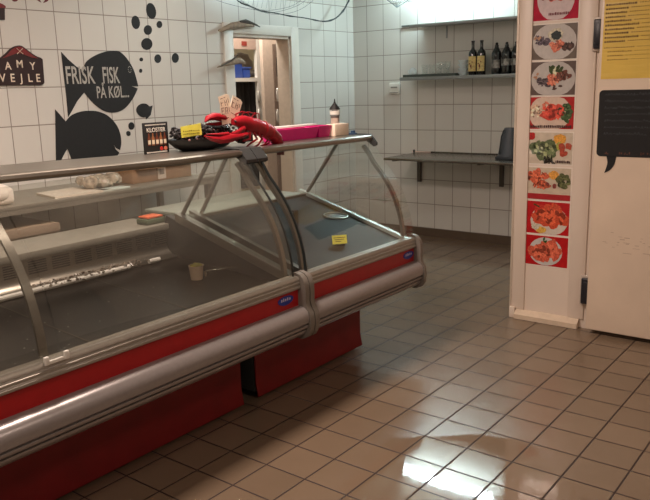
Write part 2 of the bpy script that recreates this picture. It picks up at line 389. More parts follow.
# ---- counter 2 details
zd = lambda y: ZS(y)-.006
MB().prism([(.055, zd(.055)-.015), (.055, zd(.055)), (.74, zd(.74)), (.74, zd(.74)-.015)], 0, .02, .885).build('display_deck', mat('deck_two', rgb(40, 36, 31), .5, .0, .2, 6, spec=.15), c2, lab='dark sloping display deck')
MB().box(-.01, .89, .76, 1.16, .838, .86, .004).build('rear_worktop', mat('worktop_two', rgb(150, 158, 148), .35, .3), c2)
MB().box(-.01, .89, .742, .76, .60, .858).build('rear_panel', STEEL, c2)
MB().prism([(.05, .55), (.05, .628), (.76, .84), (.76, .55)], 0, -.005, .018).build('side_wall', DGREY, c2)
MB().prism([(.05, .55), (.05, .628), (.76, .84), (.76, .55)], 0, .887, .903).build('side_wall', mat('end_wall', rgb(190, 186, 176), .4), c2)
add_arm(c2, .004); strut(c2, .045, (.545, 1.18), (.765, .86)); add_arm(c2, .905); strut(c2, .91, (.50, 1.18), (.745, .865))
MB().prism(band(-.001, .008), 0, -.118, -.113).build('glass_gasket', RUBBER, c1)
MB().prism(band(-.002, .010), 0, -.026, -.020).build('glass_gasket', RUBBER, c2, lab='black rubber edge of the glass')
sill(c2, .006, .028); sill(c2, .905, .028, mat('pale_sill', rgb(190, 200, 194), .35, .4)); end_glass(c2, .012, G2); end_glass(c2, .912, G2)
MB().prism(CAPP, 0, -.050, -.020).build('end_cap', CAPM, c2)
MB().prism(CAPP, 0, .945, .970).build('end_cap', CAPM, c2)
MB().prism(TOPCAP, 0, -.057, .015).build('shelf_cap', MC['dark_cap'], c2)
MB().prism(TOPCAP, 0, .933, .95).build('shelf_cap', mat('dark_cap', rgb(50, 50, 49), .4), c2)
MB().box(.02, .05, .11, .135, .84, .93, .004).build('latch', BLACK, c2, lab='black latch on the glass arm')
badge(c2, .885, .556)

# ================================================================== THINGS IN / ON THE COUNTERS
# white drip tube along the deck, frost
tb = MB().tube([(-2.3, .79, .667), (-1.5, .79, .667), (-.42, .79, .667)], .012, 10).build('drip_tube', WPLAS); tag(tb, 'white plastic tube lying along the back of the long counter deck', 'tube')
tb2 = MB().tube([(-.30, .79, .667), (-.235, .79, .667)], .012, 10).build('drip_tube', WPLAS); tag(tb2, 'short loose piece of white tube at the deck corner', 'tube')
ice = MB()
for k in range(520):
    x = random.triangular(-1.0, -.30, -.55); y = .815+random.uniform(-.035, .035); s = random.uniform(.003, .009)
    ice.ico((x, y, .664+random.uniform(-.004, .016)), (s, s, s*.8), .3)
ice = ice.build('crushed_ice', mat('dirty_ice', rgb(120, 110, 98), .3, 0, .6, 40, coat=.3)); tag(ice, 'crushed dirty ice along the back edge of the long counter deck', 'ice', kind='stuff')
dr = MB()
for k in range(70):
    x = random.uniform(-1.9, -.2); y = random.uniform(.1, .74); s = random.uniform(.0012, .004)
    dr.ell((x, y, .60+(y-.06)*.065), (s, s, s*.6), 6, 4)
tag(dr.build('water_droplets', mat('droplet', rgb(190, 190, 185), .08, 0, .05)), 'scattered water drops on the dark counter deck', 'water', kind='stuff')
# small tub; metal bars standing in for a lamp reflection
p = at(197, 281, 2, .617); px, py = p.x, p.y; zt = .60+(py-.06)*.065+.001
tu = thing('plastic_tub', (px, py, zt), 'small pale plastic tub with yellow paste standing on the long counter deck', 'tub')
MB().lathe([(0, 0), (.027, 0), (.034, .062), (.037, .067), (.032, .067), (.026, .012), (0, .012)], (px, py, zt), 16).build('tub_body', mat('tub_beige', rgb(222, 196, 170), .45), tu)
MB().ell((px, py, zt+.064), (.029, .029, .013), jit=.15).build('tub_filling', mat('paste_yellow', rgb(176, 168, 72), .6, 0, .3, 60), tu)
tg = thing('reflection_streak', (px+.12, py+.02, zt), 'bright metal bars shaped as a lamp reflection beside the pale tub', 'reflection')
for q, e in ((0, .016), (1, -.016)):
    b = at(246, 264, 2, zt+.03); a = Vector((px+.048, py-.01, zt+.03))
    d = Vector((b.x, b.y, zt+.03))-a; sd = Vector((-d.y, d.x, 0)).normalized()
    MB().tube([a+sd*e*.2, a+d*.4+sd*e*.9, a+d+sd*e*.7], [(.006, .003), (.010, .004), (.011, .004)], 8).build('streak_bar', mat('polished_steel', rgb(205, 198, 180), .18, 1.), tg)
MB().tube([(px+.048, py-.01, zt+.003), (px+.048, py-.01, zt+.032)], .006).build('streak_post', mat('polished_steel', rgb(205, 198, 180), .18, 1.), tg)
# price card on the sloping deck
def card_on_deck(x, y):
    z = zd(y)+.0005
    t = thing('price_card', (x, y, z), 'yellow price card standing on the sloping deck of the far counter', 'price card')
    d = Vector((.80, -.60, 0)).normalized(); n = Vector((.60, .80, 0)).normalized()
    b = Vector((x, y, z+.008)); w = .040; hgt = .044
    P = [b-d*w, b+d*w, b+d*w+n*.012+Vector((0, 0, hgt)), b-d*w+n*.012+Vector((0, 0, hgt))]
    zz = Vector((0, 0, .012)); P = [P[0], P[1], P[2], P[3]]
    Q = [q+n*.0015 for q in P]
    MB().poly(P+Q, [(0, 1, 2, 3), (7, 6, 5, 4), (0, 4, 5, 1), (1, 5, 6, 2), (2, 6, 7, 3), (3, 7, 4, 0)]).build('card', mat('price_yellow', rgb(228, 222, 90), .5), t)
    MB().prism([(x-.02, y+.0), (x+.025, y-.015), (x+.028, y+.008), (x-.012, y+.022)], 2, z-.004, z+.008).build('card_foot', DGREY, t)
    u = (P[3]-P[0]).normalized(); mk = MB()
    for r_, (a, c) in enumerate(((.1, .9), (.15, .8), (.2, .6))):
        o = P[0]+u*(.032-r_*.010)
        A = o+d*(2*w*a)-n*.001; B = o+d*(2*w*c)-n*.001
        mk.poly([A, B, B+u*.003, A+u*.003], [(0, 1, 2, 3)])
    mk.build('handwriting', BLACK, t)
card_on_deck(.458, .174)
# glass rim dish
c = Vector((.788, .4425, zd(.4425)+.004))
rg = thing('oval_dish', tuple(c), 'oval clear dish with a bright rim on the far counter deck', 'dish')
pts = [(c.x+.075*math.cos(a*math.pi/12)-.03*math.sin(a*math.pi/12), c.y+.045*math.sin(a*math.pi/12), zd(c.y+.045*math.sin(a*math.pi/12))+.006) for a in range(25)]
MB().tube(pts, .0035, 6).build('rim', mat('dish_rim', rgb(226, 228, 214), .2, .2), rg)
MB().poly([(q[0], q[1], q[2]-.004) for q in pts[:-1]]+[(q[0], q[1], q[2]-.0015) for q in pts[:-1]], [list(range(24))[::-1], list(range(24, 48))]+[[i, (i+1) % 24, 24+(i+1) % 24, 24+i] for i in range(24)]).build('bowl', GS, rg)
# container with orange lid on the rear worktop of counter 1
p = at(151, 223, 2, .823)
b = thing('food_container', (p.x, p.y, .822), 'green container with an orange lid on the long counter rear worktop', 'container')
MB().box(p.x-.06, p.x+.06, p.y-.045, p.y+.045, .8225, .852, .008).build('container_body', mat('container_green', rgb(74, 86, 66), .5), b)
MB().box(p.x-.05, p.x+.05, p.y-.04, p.y+.04, .852, .864, .005).build('container_lid', mat('container_orange', rgb(196, 92, 52), .5), b)
# ---- items standing on the top shelf
# beer sign box
bx0, bx1 = at(145, 153, 2, ZT), at(170, 152, 2, ZT)
bd = thing('beer_sign', (-.36, .58, ZT), 'black upright sign with a row of beer bottles and white lettering', 'sign')
A = at(145, 152.5, 1, .56); B = at(169.5, 151.5, 1, .56); zt_ = at(145, 123, 1, .56).z
MB().box(A.x, B.x, .56, .568, ZT+.0005, zt_, .002).build('sign_body', BLACK, bd)
WL = mat('white_print', rgb(225, 220, 210), .5)
W_ = B.x-A.x; H_ = zt_-ZT; cx = (A.x+B.x)/2
text('lettering', 'KLOSTER', W_*.185, (cx, .559, ZT+H_*.70), (1, 0, 0), (0, 0, 1), WL, bd)
for zz in (.92, .045):
    q = MB()
    for k in range(22):
        x = A.x+W_*(.08+.84*k/22); q.box(x, x+W_*.026, .5592, .5605, ZT+H_*zz-.002, ZT+H_*zz+.003)
    q.build('small_print', WL, bd, smooth=0)
for k in range(5):
    x = A.x+W_*(.20+.16*k); z0 = ZT+H_*.27
    bo = MB().prism([(x-.0075, z0), (x+.0075, z0), (x+.0075, z0+.033), (x+.003, z0+.044), (x+.003, z0+.055), (x-.003, z0+.055), (x-.003, z0+.044), (x-.0075, z0+.033)], 1, .5585, .5605).build('printed_bottle', mat('bottle_brown%d' % (k % 2), rgb(*((110, 54, 34), (150, 96, 60))[k % 2]), .5), bd)
    MB().box(x-.0072, x+.0072, .5578, .559, z0+.006, z0+.024).build('printed_label', mat('label_cream', rgb(226, 214, 190), .5), bo)
for k, cc in enumerate(((190, 46, 40), (206, 120, 96))):
    x = A.x+W_*(.68+.17*k)
    MB().prism([(x+.009*math.cos(a*.5236), ZT+H_*.15+.009*math.sin(a*.5236)) for a in range(12)], 1, .5585, .5605).build('red_emblem', mat('emblem%d' % k, rgb(*cc), .5), bd)
# black basket with dark garland
pl = at(171, 150, 1, .53); pr_ = at(232, 146, 1, .53); bxc = (pl.x+pr_.x)/2; bw = (pr_.x-pl.x)/2
bk = thing('basket', (bxc, .53, ZT), 'low black basket filled with a dark beaded garland, behind the red lobster claw', 'basket')
prof = [(.62, 0), (.78, .012), (.93, .034), (1.0, .050), (1.0, .055), (.94, .051), (.86, .03), (.6, .008)]
v = MB(); ring = []
for r, z in prof: ring.append([v.b.verts.new((bxc+bw*r*math.cos(k*math.pi/16), .53+.105*r*math.sin(k*math.pi/16), ZT+.001+z)) for k in range(32)])
for a, c_ in zip(ring, ring[1:]):
    for k in range(32): v.b.faces.new((a[k], a[(k+1) % 32], c_[(k+1) % 32], c_[k]))
v.b.faces.new(ring[0][::-1]); v.b.faces.new(ring[-1]); v.build('basket_bowl', BLACK, bk)
g = MB()
for k in range(260):
    a = random.uniform(0, 6.28); r = math.sqrt(random.random()); s = random.uniform(.005, .012)
    g.ico((bxc+bw*.93*r*math.cos(a), .53+.08*r*math.sin(a), ZT+.068+random.uniform(-.012, .044)*(1.1-r*.4)), (s*1.5, s, s), .3)
for k in range(26):
    x = pl.x+.01+(2*bw+.01)*k/26; g.ico((x, .52+random.uniform(-.02, .02), ZT+.098+.010*math.sin(k*1.7)), (.011, .009, .007), .3)
gg = g.build('garland', mat('garland_black', rgb(30, 25, 26), .45, 0, .5, 60), bk); gg['kind'] = 'stuff'
g = MB()
for k in range(24):
    a = random.uniform(0, 6.28); s = random.uniform(.003, .006)
    g.ell((bxc+bw*.95*random.uniform(-1, 1), .455+random.uniform(-.01, .03), ZT+.062+random.uniform(-.01, .035)), (s, s, s), 8, 5)
g = g.build('beads', mat('beads_pale', rgb(150, 112, 108), .25, 0, .5, 90), bk); g['kind'] = 'stuff'
ta = at(181, 126, 1, .425); tb_ = at(202, 136, 1, .425)
tg_ = thing('price_tag', ((ta.x+tb_.x)/2, .424, tb_.z), 'yellow price tag pinned on the front of the black basket', 'price tag')
MB().poly([(ta.x, .424, tb_.z+.000), (tb_.x, .424, tb_.z+.006), (tb_.x, .428, ta.z+.006), (ta.x, .428, ta.z-.004), (ta.x, .426, tb_.z), (tb_.x, .426, tb_.z+.006), (tb_.x, .430, ta.z+.006), (ta.x, .430, ta.z-.004)],
    [(0, 1, 2, 3), (7, 6, 5, 4), (0, 4, 5, 1), (1, 5, 6, 2), (2, 6, 7, 3), (3, 7, 4, 0)]).build('tag_card', MC['price_yellow'], tg_)
q = MB()
for j in range(2):
    for k in range(9):
        x = ta.x+.010+(tb_.x-ta.x-.02)*k/9; z = tb_.z+.012+j*.013
        q.box(x, x+random.uniform(.004, .008), .4225, .4245, z, z+random.uniform(.003, .006))
q.build('handwriting', mat('tag_ink', rgb(120, 104, 30), .6), tg_, smooth=0)

# ---- red lobster (faces left, tail hangs over the shelf edge at right)
LR = mat('lobster_red', rgb(136, 8, 24), .38, 0, .18, 26, .25)
LY = .40
def P(x, y, d=0.): q = at(x, y, 1, LY+d); return (q.x, q.y, q.z)
lb = thing('toy_lobster', P(245, 146), 'red plastic lobster with raised claws lying across the shelf joint', 'lobster')
body = MB()
sp = [(233, 122, .012), (238, 121.5, .022), (244, 123, .030), (250, 125.5, .033), (256, 127, .034), (260, 128.5, .031), (263, 129.5, .033), (267, 131, .030), (270, 133, .031), (273, 135.5, .027), (276, 138.5, .026), (278, 142, .022), (279.5, 146, .020), (280.5, 149.5, .016)]
body.tube([P(a, b_, .0) for a, b_, r in sp], [(r*1.2, r*1.22) for a, b_, r in sp], 16)
for (a, b_, r) in sp[5:12]: body.tube([P(a-.9, b_-.6), P(a+.9, b_+.6)], [(r*1.24, r*1.26), (r*1.20, r*1.20)], 16)
body = body.build('body', LR, lb)
tf = MB()
for dx in (-2.5, 0, 2.5): tf.tube([P(280.3, 148), P(280.5+dx*.6, 151.5), P(280.5+dx, 155)], [(.008, .004), (.015, .005), (.009, .003)], 8)
tf.build('tail_fan', LR, lb)
# near claw pointing left, with thumb
cw = MB().tube([P(244, 128, -.02), P(238, 132, -.03), P(232, 135, -.03)], [.012, .010, .013], 10)
cw.tube([P(247.5, 134, -.03), P(240, 136, -.03), P(230, 138, -.03), P(220, 139.8, -.03), P(211, 138.5, -.03), P(204.5, 136, -.03)], [(.010, .008), (.018, .014), (.025, .021), (.024, .019), (.015, .011), (.004, .003)], 12)
cw.tube([P(228, 134, -.03), P(218, 134.5, -.035), P(206, 134.2, -.03)], [(.012, .010), (.010, .007), (.003, .002)], 10).build('claw', LR, lb)
cw = MB().tube([P(238, 124, .03), P(234, 121, .05), P(228, 120, .06)], [.010, .010, .012], 10)
cw.tube([P(229, 120, .06), P(222, 117.5, .06), P(214, 116.5, .06), P(208, 118, .06), P(205, 122, .06)], [(.012, .010), (.024, .020), (.026, .018), (.018, .012), (.004, .004)], 12)
cw.tube([P(226, 123, .06), P(217, 124, .06), P(206, 124, .06)], [(.014, .010), (.014, .009), (.004, .003)], 10).build('claw', LR, lb)
for pts in ([(236, 120), (236, 114), (242, 111.5), (248, 113), (252, 121)], [(240, 119), (243, 113), (249, 112), (256, 114), (257, 122)], [(250, 119), (255, 113), (259, 114), (259, 121)]):
    MB().tube([P(a, b_, .01) for a, b_ in pts], [.004, .0035, .003, .003, .002][:len(pts)], 6).build('antenna', LR, lb)
for k, pts in enumerate(([(250, 132), (250, 139), (243, 141)], [(254, 133), (257, 139), (251, 143), (246, 147)], [(258, 133), (262, 139), (258, 145), (251, 148.5)], [(262, 134), (268, 140), (264, 145), (254, 149)], [(265, 135), (270, 139), (269, 143), (262, 147)], [(246, 131), (243, 137), (236, 141)])):
    MB().tube([P(a, b_, -.035+.004*k) for a, b_ in pts], [.007, .006, .005, .003][:len(pts)], 7).build('leg', LR, lb)
MB().ell(P(235.5, 121.5, -.022), (.006, .006, .006), 10, 7).build('eye', BLACK, lb)
q = MB().tube([P(238.5, 140.5, -.02), P(244, 141, -.02)], [.012, .013], 12).build('suction_cup', BLACK); tag(q, 'small black round knob beneath the lobster claw', 'knob')
# fan of cream cards
NOTE = mat('cream_card', rgb(238, 222, 198), .7, 0, .08, 40); INK = mat('card_ink', rgb(110, 62, 50), .7)
for k, (cx_, cy_, ang, lab) in enumerate(((226, 108, 14, 'cream paper card standing upright at the back of the lobster fan'), (234.5, 110, -24, 'cream paper card leaning right in the lobster fan'), (226, 115, 4, 'lowest cream paper card at the front of the lobster fan'))):
    y0 = LY+.065-.012*k; c_ = at(cx_, cy_, 1, y0); a = math.radians(ang); u = Vector((math.cos(a), 0, math.sin(a))); w_ = Vector((-math.sin(a), 0, math.cos(a)))
    hw, hh = .038, .062 if k < 2 else .042
    t = thing('paper_card', (c_.x, y0, c_.z-hh), lab, 'card', 'cream cards held by the lobster')
    P4 = [c_+u*sx_*hw+w_*sz_*hh for sx_, sz_ in ((-.8, -1), (.8, -1), (1, .85), (.6, 1), (-.9, 1))]
    MB().poly([v_ for v_ in P4]+[v_+Vector((0, .0015, 0)) for v_ in P4], [(0, 1, 2, 3, 4), (9, 8, 7, 6, 5)]+[[i, 5+i, 5+(i+1) % 5, (i+1) % 5] for i in range(5)]).build('card', NOTE, t)
    m_ = MB()
    for sx_, sz_, w1, h1 in ((-.65, .1, .016, .003), (-.65, .45, .013, .003), (-.65, .78, .016, .003), (-.7, .1, .003, .034), (-.05, .1, .003, .034), (-.05, .78, .012, .003), (.3, .1, .003, .034), (.05, .40, .012, .003), (.6, .3, .003, .024), (-.6, -.35, .04, .003)):
        o = c_+u*sx_*hw+w_*sz_*hh-Vector((0, .001, 0)); m_.poly([o, o+u*w1, o+u*w1+w_*h1*.9, o+w_*h1*.9], [(0, 1, 2, 3)])
    m_.build('printing', INK, t)
# ---- pink trays and the white box, lighthouse, small blue object
def tray(x0, x1, y0, y1, h, m, lab, cat, lip=.004, name='tray'):
    z = ZT+.0005
    o = MB().poly([(x0+.012, y0+.012, z), (x1-.012, y0+.012, z), (x1-.012, y1-.012, z), (x0+.012, y1-.012, z), (x0, y0, z+h), (x1, y0, z+h), (x1, y1, z+h), (x0, y1, z+h),
        (x0+.016, y0+.016, z+.004), (x1-.016, y0+.016, z+.004), (x1-.016, y1-.016, z+.004), (x0+.016, y1-.016, z+.004), (x0+lip, y0+lip, z+h), (x1-lip, y0+lip, z+h), (x1-lip, y1-lip, z+h), (x0+lip, y1-lip, z+h)],
        [(3, 2, 1, 0), (0, 1, 5, 4), (1, 2, 6, 5), (2, 3, 7, 6), (3, 0, 4, 7), (8, 9, 10, 11), (8, 12, 13, 9), (9, 13, 14, 10), (10, 14, 15, 11), (11, 15, 12, 8), (4, 5, 13, 12), (5, 6, 14, 13), (6, 7, 15, 14), (7, 4, 12, 15)]).build(name, m)
    return tag(o, lab, cat)
PINK = mat('pink_plastic', rgb(206, 22, 120), .42, 0, .05, 20)
e0, e1, e2 = at(275, 137, 1, .45), at(319, 136.5, 1, .45), at(332, 135.5, 1, .45)
tray(e0.x, e1.x, .45, .55, .060, PINK, 'long pink plastic tray on the shelf right of the lobster', 'tray')
tray(e1.x+.004, e2.x, .45, .55, .062, PINK, 'short pink plastic tray next to the white box', 'tray')
e3 = at(349, 135, 1, .43)
o = MB().box(e2.x+.004, e3.x, .43, .495, ZT+.0005, ZT+.066, .003).build('carton', mat('cream_carton', rgb(240, 222, 200), .6)); tag(o, 'cream white box at the right end of the counter shelf', 'box')
o = MB().box(e0.x+.01, e2.x+.0, .555, .615, ZT+.0005, ZT+.070, .003).build('carton', WPLAS); tag(o, 'long white box standing behind the pink trays', 'box')
p = at(337, 134, 1, .53); p.x = min(p.x, .918)
lh = thing('lighthouse', (p.x, .53, ZT), 'small model lighthouse with a black conical roof behind the cream box', 'ornament')
q0 = (p.x, .53, ZT+.0005)
MB().lathe([(0, 0), (.029, 0), (.0235, .105), (0, .105)], q0, 20).build('tower', mat('lighthouse_pale', rgb(196, 176, 162), .6, 0, .1, 60), lh)
MB().lathe([(.0245, .095), (.0255, .095), (.025, .105), (.0238, .105)], q0, 20).build('tower_band', mat('lighthouse_band', rgb(110, 96, 90), .6), lh)
MB().lathe([(0, .105), (.028, .105), (.028, .112), (.018, .112), (.018, .140), (.030, .140), (.030, .148), (0, .148)], q0, 20).build('lantern_gallery', mat('lighthouse_grey', rgb(120, 122, 120), .5), lh)
MB().lathe([(.0285, .114), (.0295, .114), (.0295, .136), (.0285, .136)], q0, 20).build('gallery_glazing', WPLAS, lh)
MB().lathe([(0, .205), (.003, .200), (.004, .188), (.008, .178), (.030, .150), (.032, .145), (0, .145)], q0, 20).build('roof', BLACK, lh)
p = at(353, 134, 1, .42)  # small dark blue object of unknown kind, given a simple turned shape
cp = thing('blue_object', (p.x, .42, ZT), 'small dark blue object with a knob lying on the shelf end by the cream box', 'object')
MB().lathe([(0, 0), (.026, 0), (.026, .008), (.014, .010), (.013, .022), (0, .023)], (p.x, .42, ZT+.0005), 18).build('blue_object_body', mat('cap_blue', rgb(38, 66, 96), .4), cp)

# ================================================================== BENCH ALONG THE LEFT WALL
BY = 1.78
bn = thing('work_bench', (-.2, 2.1, 0), 'steel work bench along the left wall behind the long counter', 'bench')
MB().box(-2.4, 1.15, BY, YW-.002, .862, .885, .003).box(-2.4, 1.15, BY, BY+.02, .835, .862).build('bench_top', mat('bench_grey', rgb(150, 144, 132), .4, .4), bn)
for x in (-2.35, -.6, 1.1):
    for y in (BY+.04, YW-.06): MB().box(x-.02, x+.02, y-.02, y+.02, 0, .862).build('leg', ALU, bn)
e = at(63, 222, 1, 1.75)
cb = thing('storage_box', (-.8, 2.05, 0), 'low tan storage cupboard beneath the left end of the bench', 'cupboard')
MB().box(-1.9, e.x, 1.80, 2.36, .001, .75, .004).build('box_body', mat('tan_board', rgb(172, 150, 126), .6), cb)
MB().box(-1.9, e.x, 1.785, 1.80, .70, .752, .003).build('box_rim', mat('tan_rim', rgb(150, 130, 110), .6), cb)
ZB = .8855
a = at(30, 196, 2, ZB); b_ = at(108, 192, 2, ZB)
o = MB().poly([(a.x, 1.82, ZB), (b_.x+.04, 1.80, ZB), (b_.x-.02, 2.12, ZB), (a.x+.05, 2.10, ZB), (a.x, 1.82, ZB+.012), (b_.x+.04, 1.80, ZB+.012), (b_.x-.02, 2.12, ZB+.012), (a.x+.05, 2.10, ZB+.012)],
    [(3, 2, 1, 0), (4, 5, 6, 7), (0, 1, 5, 4), (1, 2, 6, 5), (2, 3, 7, 6), (3, 0, 4, 7)]).build('cutting_board', mat('board_white', rgb(222, 212, 196), .5)); tag(o, 'white cutting board on the bench below the fish signs', 'cutting board')
a = at(8, 207, 2, ZB)
o = MB().ell((a.x-.02, 1.93, ZB+.062), (.13, .10, .062), 18, 10, jit=.02).box(a.x-.12, a.x+.09, 1.85, 2.0, ZB, ZB+.10, .03, 4).build('paper_parcel', mat('paper_white', rgb(226, 216, 204), .7, 0, .05, 12, .3)); tag(o, 'white wrapped parcel at the left edge on the bench', 'parcel')
PB = mat('plastic_bag', rgb(176, 164, 146), .15, 0, .45, 30, .9, coat=.6)
for k, (x_, lab, sc_) in enumerate(((98, 'crumpled clear plastic bag on a tray on the bench', .10), (131, 'second crumpled plastic bag, right of the first, nearer the cardboard box', .11))):
    a = at(x_, 187, 2, ZB+.02); 
    m_ = MB()
    for j in range(9): m_.ell((a.x+random.uniform(-1, 1)*sc_*.7, 1.98+random.uniform(-.05, .05), ZB+.040+random.uniform(0, .02)), (sc_*random.uniform(.3, .5), .05, random.uniform(.025, .042)), 12, 8, jit=.12)
    tag(m_.build('plastic_bag', PB), lab, 'bag', 'plastic bags on the bench')
a = at(112, 193, 2, ZB); b_ = at(144, 190, 2, ZB)
o = MB().box(a.x, b_.x+.02, 1.80, 1.90, ZB, ZB+.012, .003).build('foam_tray', mat('foam_pale', rgb(196, 206, 198), .5)); tag(o, 'pale foam tray lying flat before the plastic bags', 'tray')
KR = mat('cardboard_brown', rgb(150, 116, 84), .75, 0, .12, 20)
a, b_, c_ = at(133, 183, 1, 1.95), at(158, 183, 1, 1.95), at(192, 181, 1, 1.95)
for x0, x1, hh, lab in ((a.x, b_.x-.004, .14, 'brown cardboard box left of the labelled one on the bench'), (b_.x, c_.x, .17, 'larger brown cardboard box with a white label on the bench')):
    bb = thing('cardboard_box', ((x0+x1)/2, 2.05, ZB), lab, 'box', 'cardboard boxes on the bench')
    MB().box(x0, x1, 1.95, 2.20, ZB, ZB+hh, .004).build('box_body', KR, bb)
    MB().poly([(x0, 1.95, ZB+hh), (x1, 1.95, ZB+hh), (x1+.02, 1.90, ZB+hh-.05), (x0+.02, 1.90, ZB+hh-.045), (x0, 1.95, ZB+hh+.003), (x1, 1.95, ZB+hh+.003), (x1+.02, 1.897, ZB+hh-.047), (x0+.02, 1.897, ZB+hh-.042)],
        [(3, 2, 1, 0), (4, 5, 6, 7), (0, 1, 5, 4), (1, 2, 6, 5), (2, 3, 7, 6), (3, 0, 4, 7)]).build('flap', KR, bb)
    if x0 == b_.x:
        MB().box(x0+.005, x0+.075, 1.948, 1.9505, ZB+.01, ZB+.13).build('paper_label', mat('label_white', rgb(208, 196, 182), .6), bb)
        MB().box(x0+.02, x0+.06, 1.947, 1.9482, ZB+.04, ZB+.08).build('printing', mat('label_grey', rgb(130, 118, 108), .6), bb)

# ================================================================== LEFT WALL SIGNS
CH = mat('chalkboard_black', rgb(24, 24, 25), .75, 0, .12, 40); CHALK = mat('chalk', rgb(176, 172, 164), .8, 0, .2, 80)
def onw(px, py, d=.0): q = at(px, py, 1, YW-d); return (q.x, q.z)
def dec(name, pts, m, d0, d1, parent=None):
    return MB().prism(pts, 1, YW-d1, YW-d0).build(name, m, parent, smooth=0)
def smoothloop(px, n=4):
    P_ = [Vector((a, b, 0)) for a, b in px]; out = []
    for i in range(len(P_)):
        a, b, c_, d = P_[i-1], P_[i], P_[(i+1) % len(P_)], P_[(i+2) % len(P_)]
        for k in range(n):
            t = k/n; q = .5*((2*b)+(c_-a)*t+(2*a-5*b+4*c_-d)*t*t+(-a+3*b-3*c_+d)*t**3); out.append((q.x, q.y))
    return out
def arc_pts(ctrl, n=5):
    out = []; P_ = [Vector((a, b, 0)) for a, b in ctrl]
    for i in range(len(P_)-1):
        a, b, c_, d = P_[max(i-1, 0)], P_[i], P_[i+1], P_[min(i+2, len(P_)-1)]
        for k in range(n):
            t = k/n; q = .5*((2*b)+(c_-a)*t+(2*a-5*b+4*c_-d)*t*t+(-a+3*b-3*c_+d)*t**3); out.append((q.x, q.y))
    out.append(ctrl[-1]); return out
# upper fish
f1 = [(61, 52), (68, 59.5), (76, 66.5), (83.5, 71)] + arc_pts([(83.5, 69), (86, 62), (94, 56), (104, 52), (113, 50.7), (120, 52), (127, 59), (133, 69), (136.5, 80), (138, 86.5)])[1:] + [(131, 86), (137.5, 88.5)] + arc_pts([(137.5, 88.5), (133, 98), (126, 107), (119, 111.5), (110, 112.5), (101, 109.5), (92, 102), (86, 95), (84, 92.5)])[1:] + [(77, 101), (71, 112), (68, 117), (66, 95), (63, 70)]
fs = thing('fish_sign', (onw(100, 84)[0], YW, onw(100, 84)[1]), 'upper black fish-shaped chalkboard with chalk writing on the tiled wall', 'sign', 'fish chalkboards')
dec('board', [onw(*q) for q in f1], CH, 0, .004, fs)
def walltext(s, size, px, py, parent, m, sx=1., d=.0048, tilt=0):
    x, z = onw(px, py, d); a = math.radians(tilt)
    return text('lettering', s, size, (x, YW-d, z), (math.cos(a), 0, math.sin(a)), (-math.sin(a), 0, math.cos(a)), m, parent, .0003, sx=sx)
walltext('FRISK', .165, 81, 83.5, fs, CHALK, .58); walltext('FISK', .160, 111.5, 83, fs, CHALK, .50); walltext('PÅ KØL...', .115, 113.5, 97.5, fs, CHALK, .60)
q = MB()
for k in range(10): a = k*.63; x, z = onw(129.3, 69.5); q.ell((x+.013*math.cos(a), YW-.0045, z+.022*math.sin(a)), (.003, .0006, .003), 6, 4)
q.build('chalk_eye', CHALK, fs)
f2 = [(55, 109.5), (60, 115), (65.5, 121.5)] + arc_pts([(65.5, 121.5), (71, 115.5), (79, 112), (88, 110.7), (98, 111.5), (108, 116), (116, 124.5), (120, 134), (121, 143), (119.8, 150)])[1:] + [(116, 148), (113, 144), (115.5, 149.5), (119, 152.5)] + arc_pts([(119, 152.5), (114, 160), (105, 168), (92, 172), (80, 169), (72, 160), (67.5, 148.5)])[1:] + [(65, 152), (60, 162), (56, 168)]
fs2 = thing('fish_sign', (onw(90, 140)[0], YW, onw(90, 140)[1]), 'lower plain black fish-shaped board partly hidden by the counter shelf', 'sign', 'fish chalkboards')
dec('board', [onw(*q) for q in f2], CH, 0, .004, fs2)
# small fish and bubbles
sf = smoothloop([(136, 108), (139, 104.5), (144, 103.2), (148.5, 105.5), (150, 108)], 3)
f3 = arc_pts([(149.5, 106.5), (146, 103.8), (141, 103.8), (137, 107), (136.3, 111.5), (139, 115.5), (143, 117.5), (145.5, 117)]) + [(146, 119.5), (150.5, 115), (152.5, 105.5)]
tag(dec('fish_sticker', [onw(*q) for q in f3], CH, 0, .003), 'small black fish shape on the wall right of the big fish signs', 'wall sticker')
BUB = [((151, 11), 4.8, 8.2, 12, 'largest tall black oval bubble at the top of the cluster'), ((135.6, 22.4), 4.2, 6.8, 8, 'black oval bubble left of the top one'), ((159.3, 24.5), 2.8, 3.6, 0, 'small black bubble right of the middle one'),
       ((147.8, 30), 4.1, 4.9, 0, 'round black bubble in the middle of the cluster'), ((146.7, 44), 5.6, 6., 0, 'widest round black bubble below the middle one'), ((157.7, 58.7), 3.4, 4.4, 0, 'black bubble left of the lowest right pair'),
       ((175.2, 58), 3.5, 4.9, 0, 'rightmost black oval bubble'), ((141.2, 59.5), 1.8, 2., 0, 'tiny black dot above its twin by the fish nose'), ((140.6, 70.8), 1.6, 2.1, 0, 'tiny black dot nearest the fish nose'),
       ((131.3, 126), 3., 3.8, 0, 'black bubble above the lowest dot near the beer sign'), ((128.3, 133.5), 2.2, 2.6, 15, 'lowest small black dot left of the beer sign')]
for (c0, rx, ry, tl, lab) in BUB:
    a = math.radians(tl)
    pts = [(c0[0]+rx*math.cos(k*.3142)*math.cos(a)+ry*math.sin(k*.3142)*math.sin(a), c0[1]-rx*math.cos(k*.3142)*math.sin(a)*-1*0+ry*math.sin(k*.3142)*math.cos(a)-rx*math.cos(k*.3142)*math.sin(a)) for k in range(20)]
    pts = [(q[0], q[1]) for q in pts]
    tag(dec('bubble_sticker', [onw(*q) for q in pts], CH, 0, .002), lab, 'wall sticker', 'black bubbles above the fish')
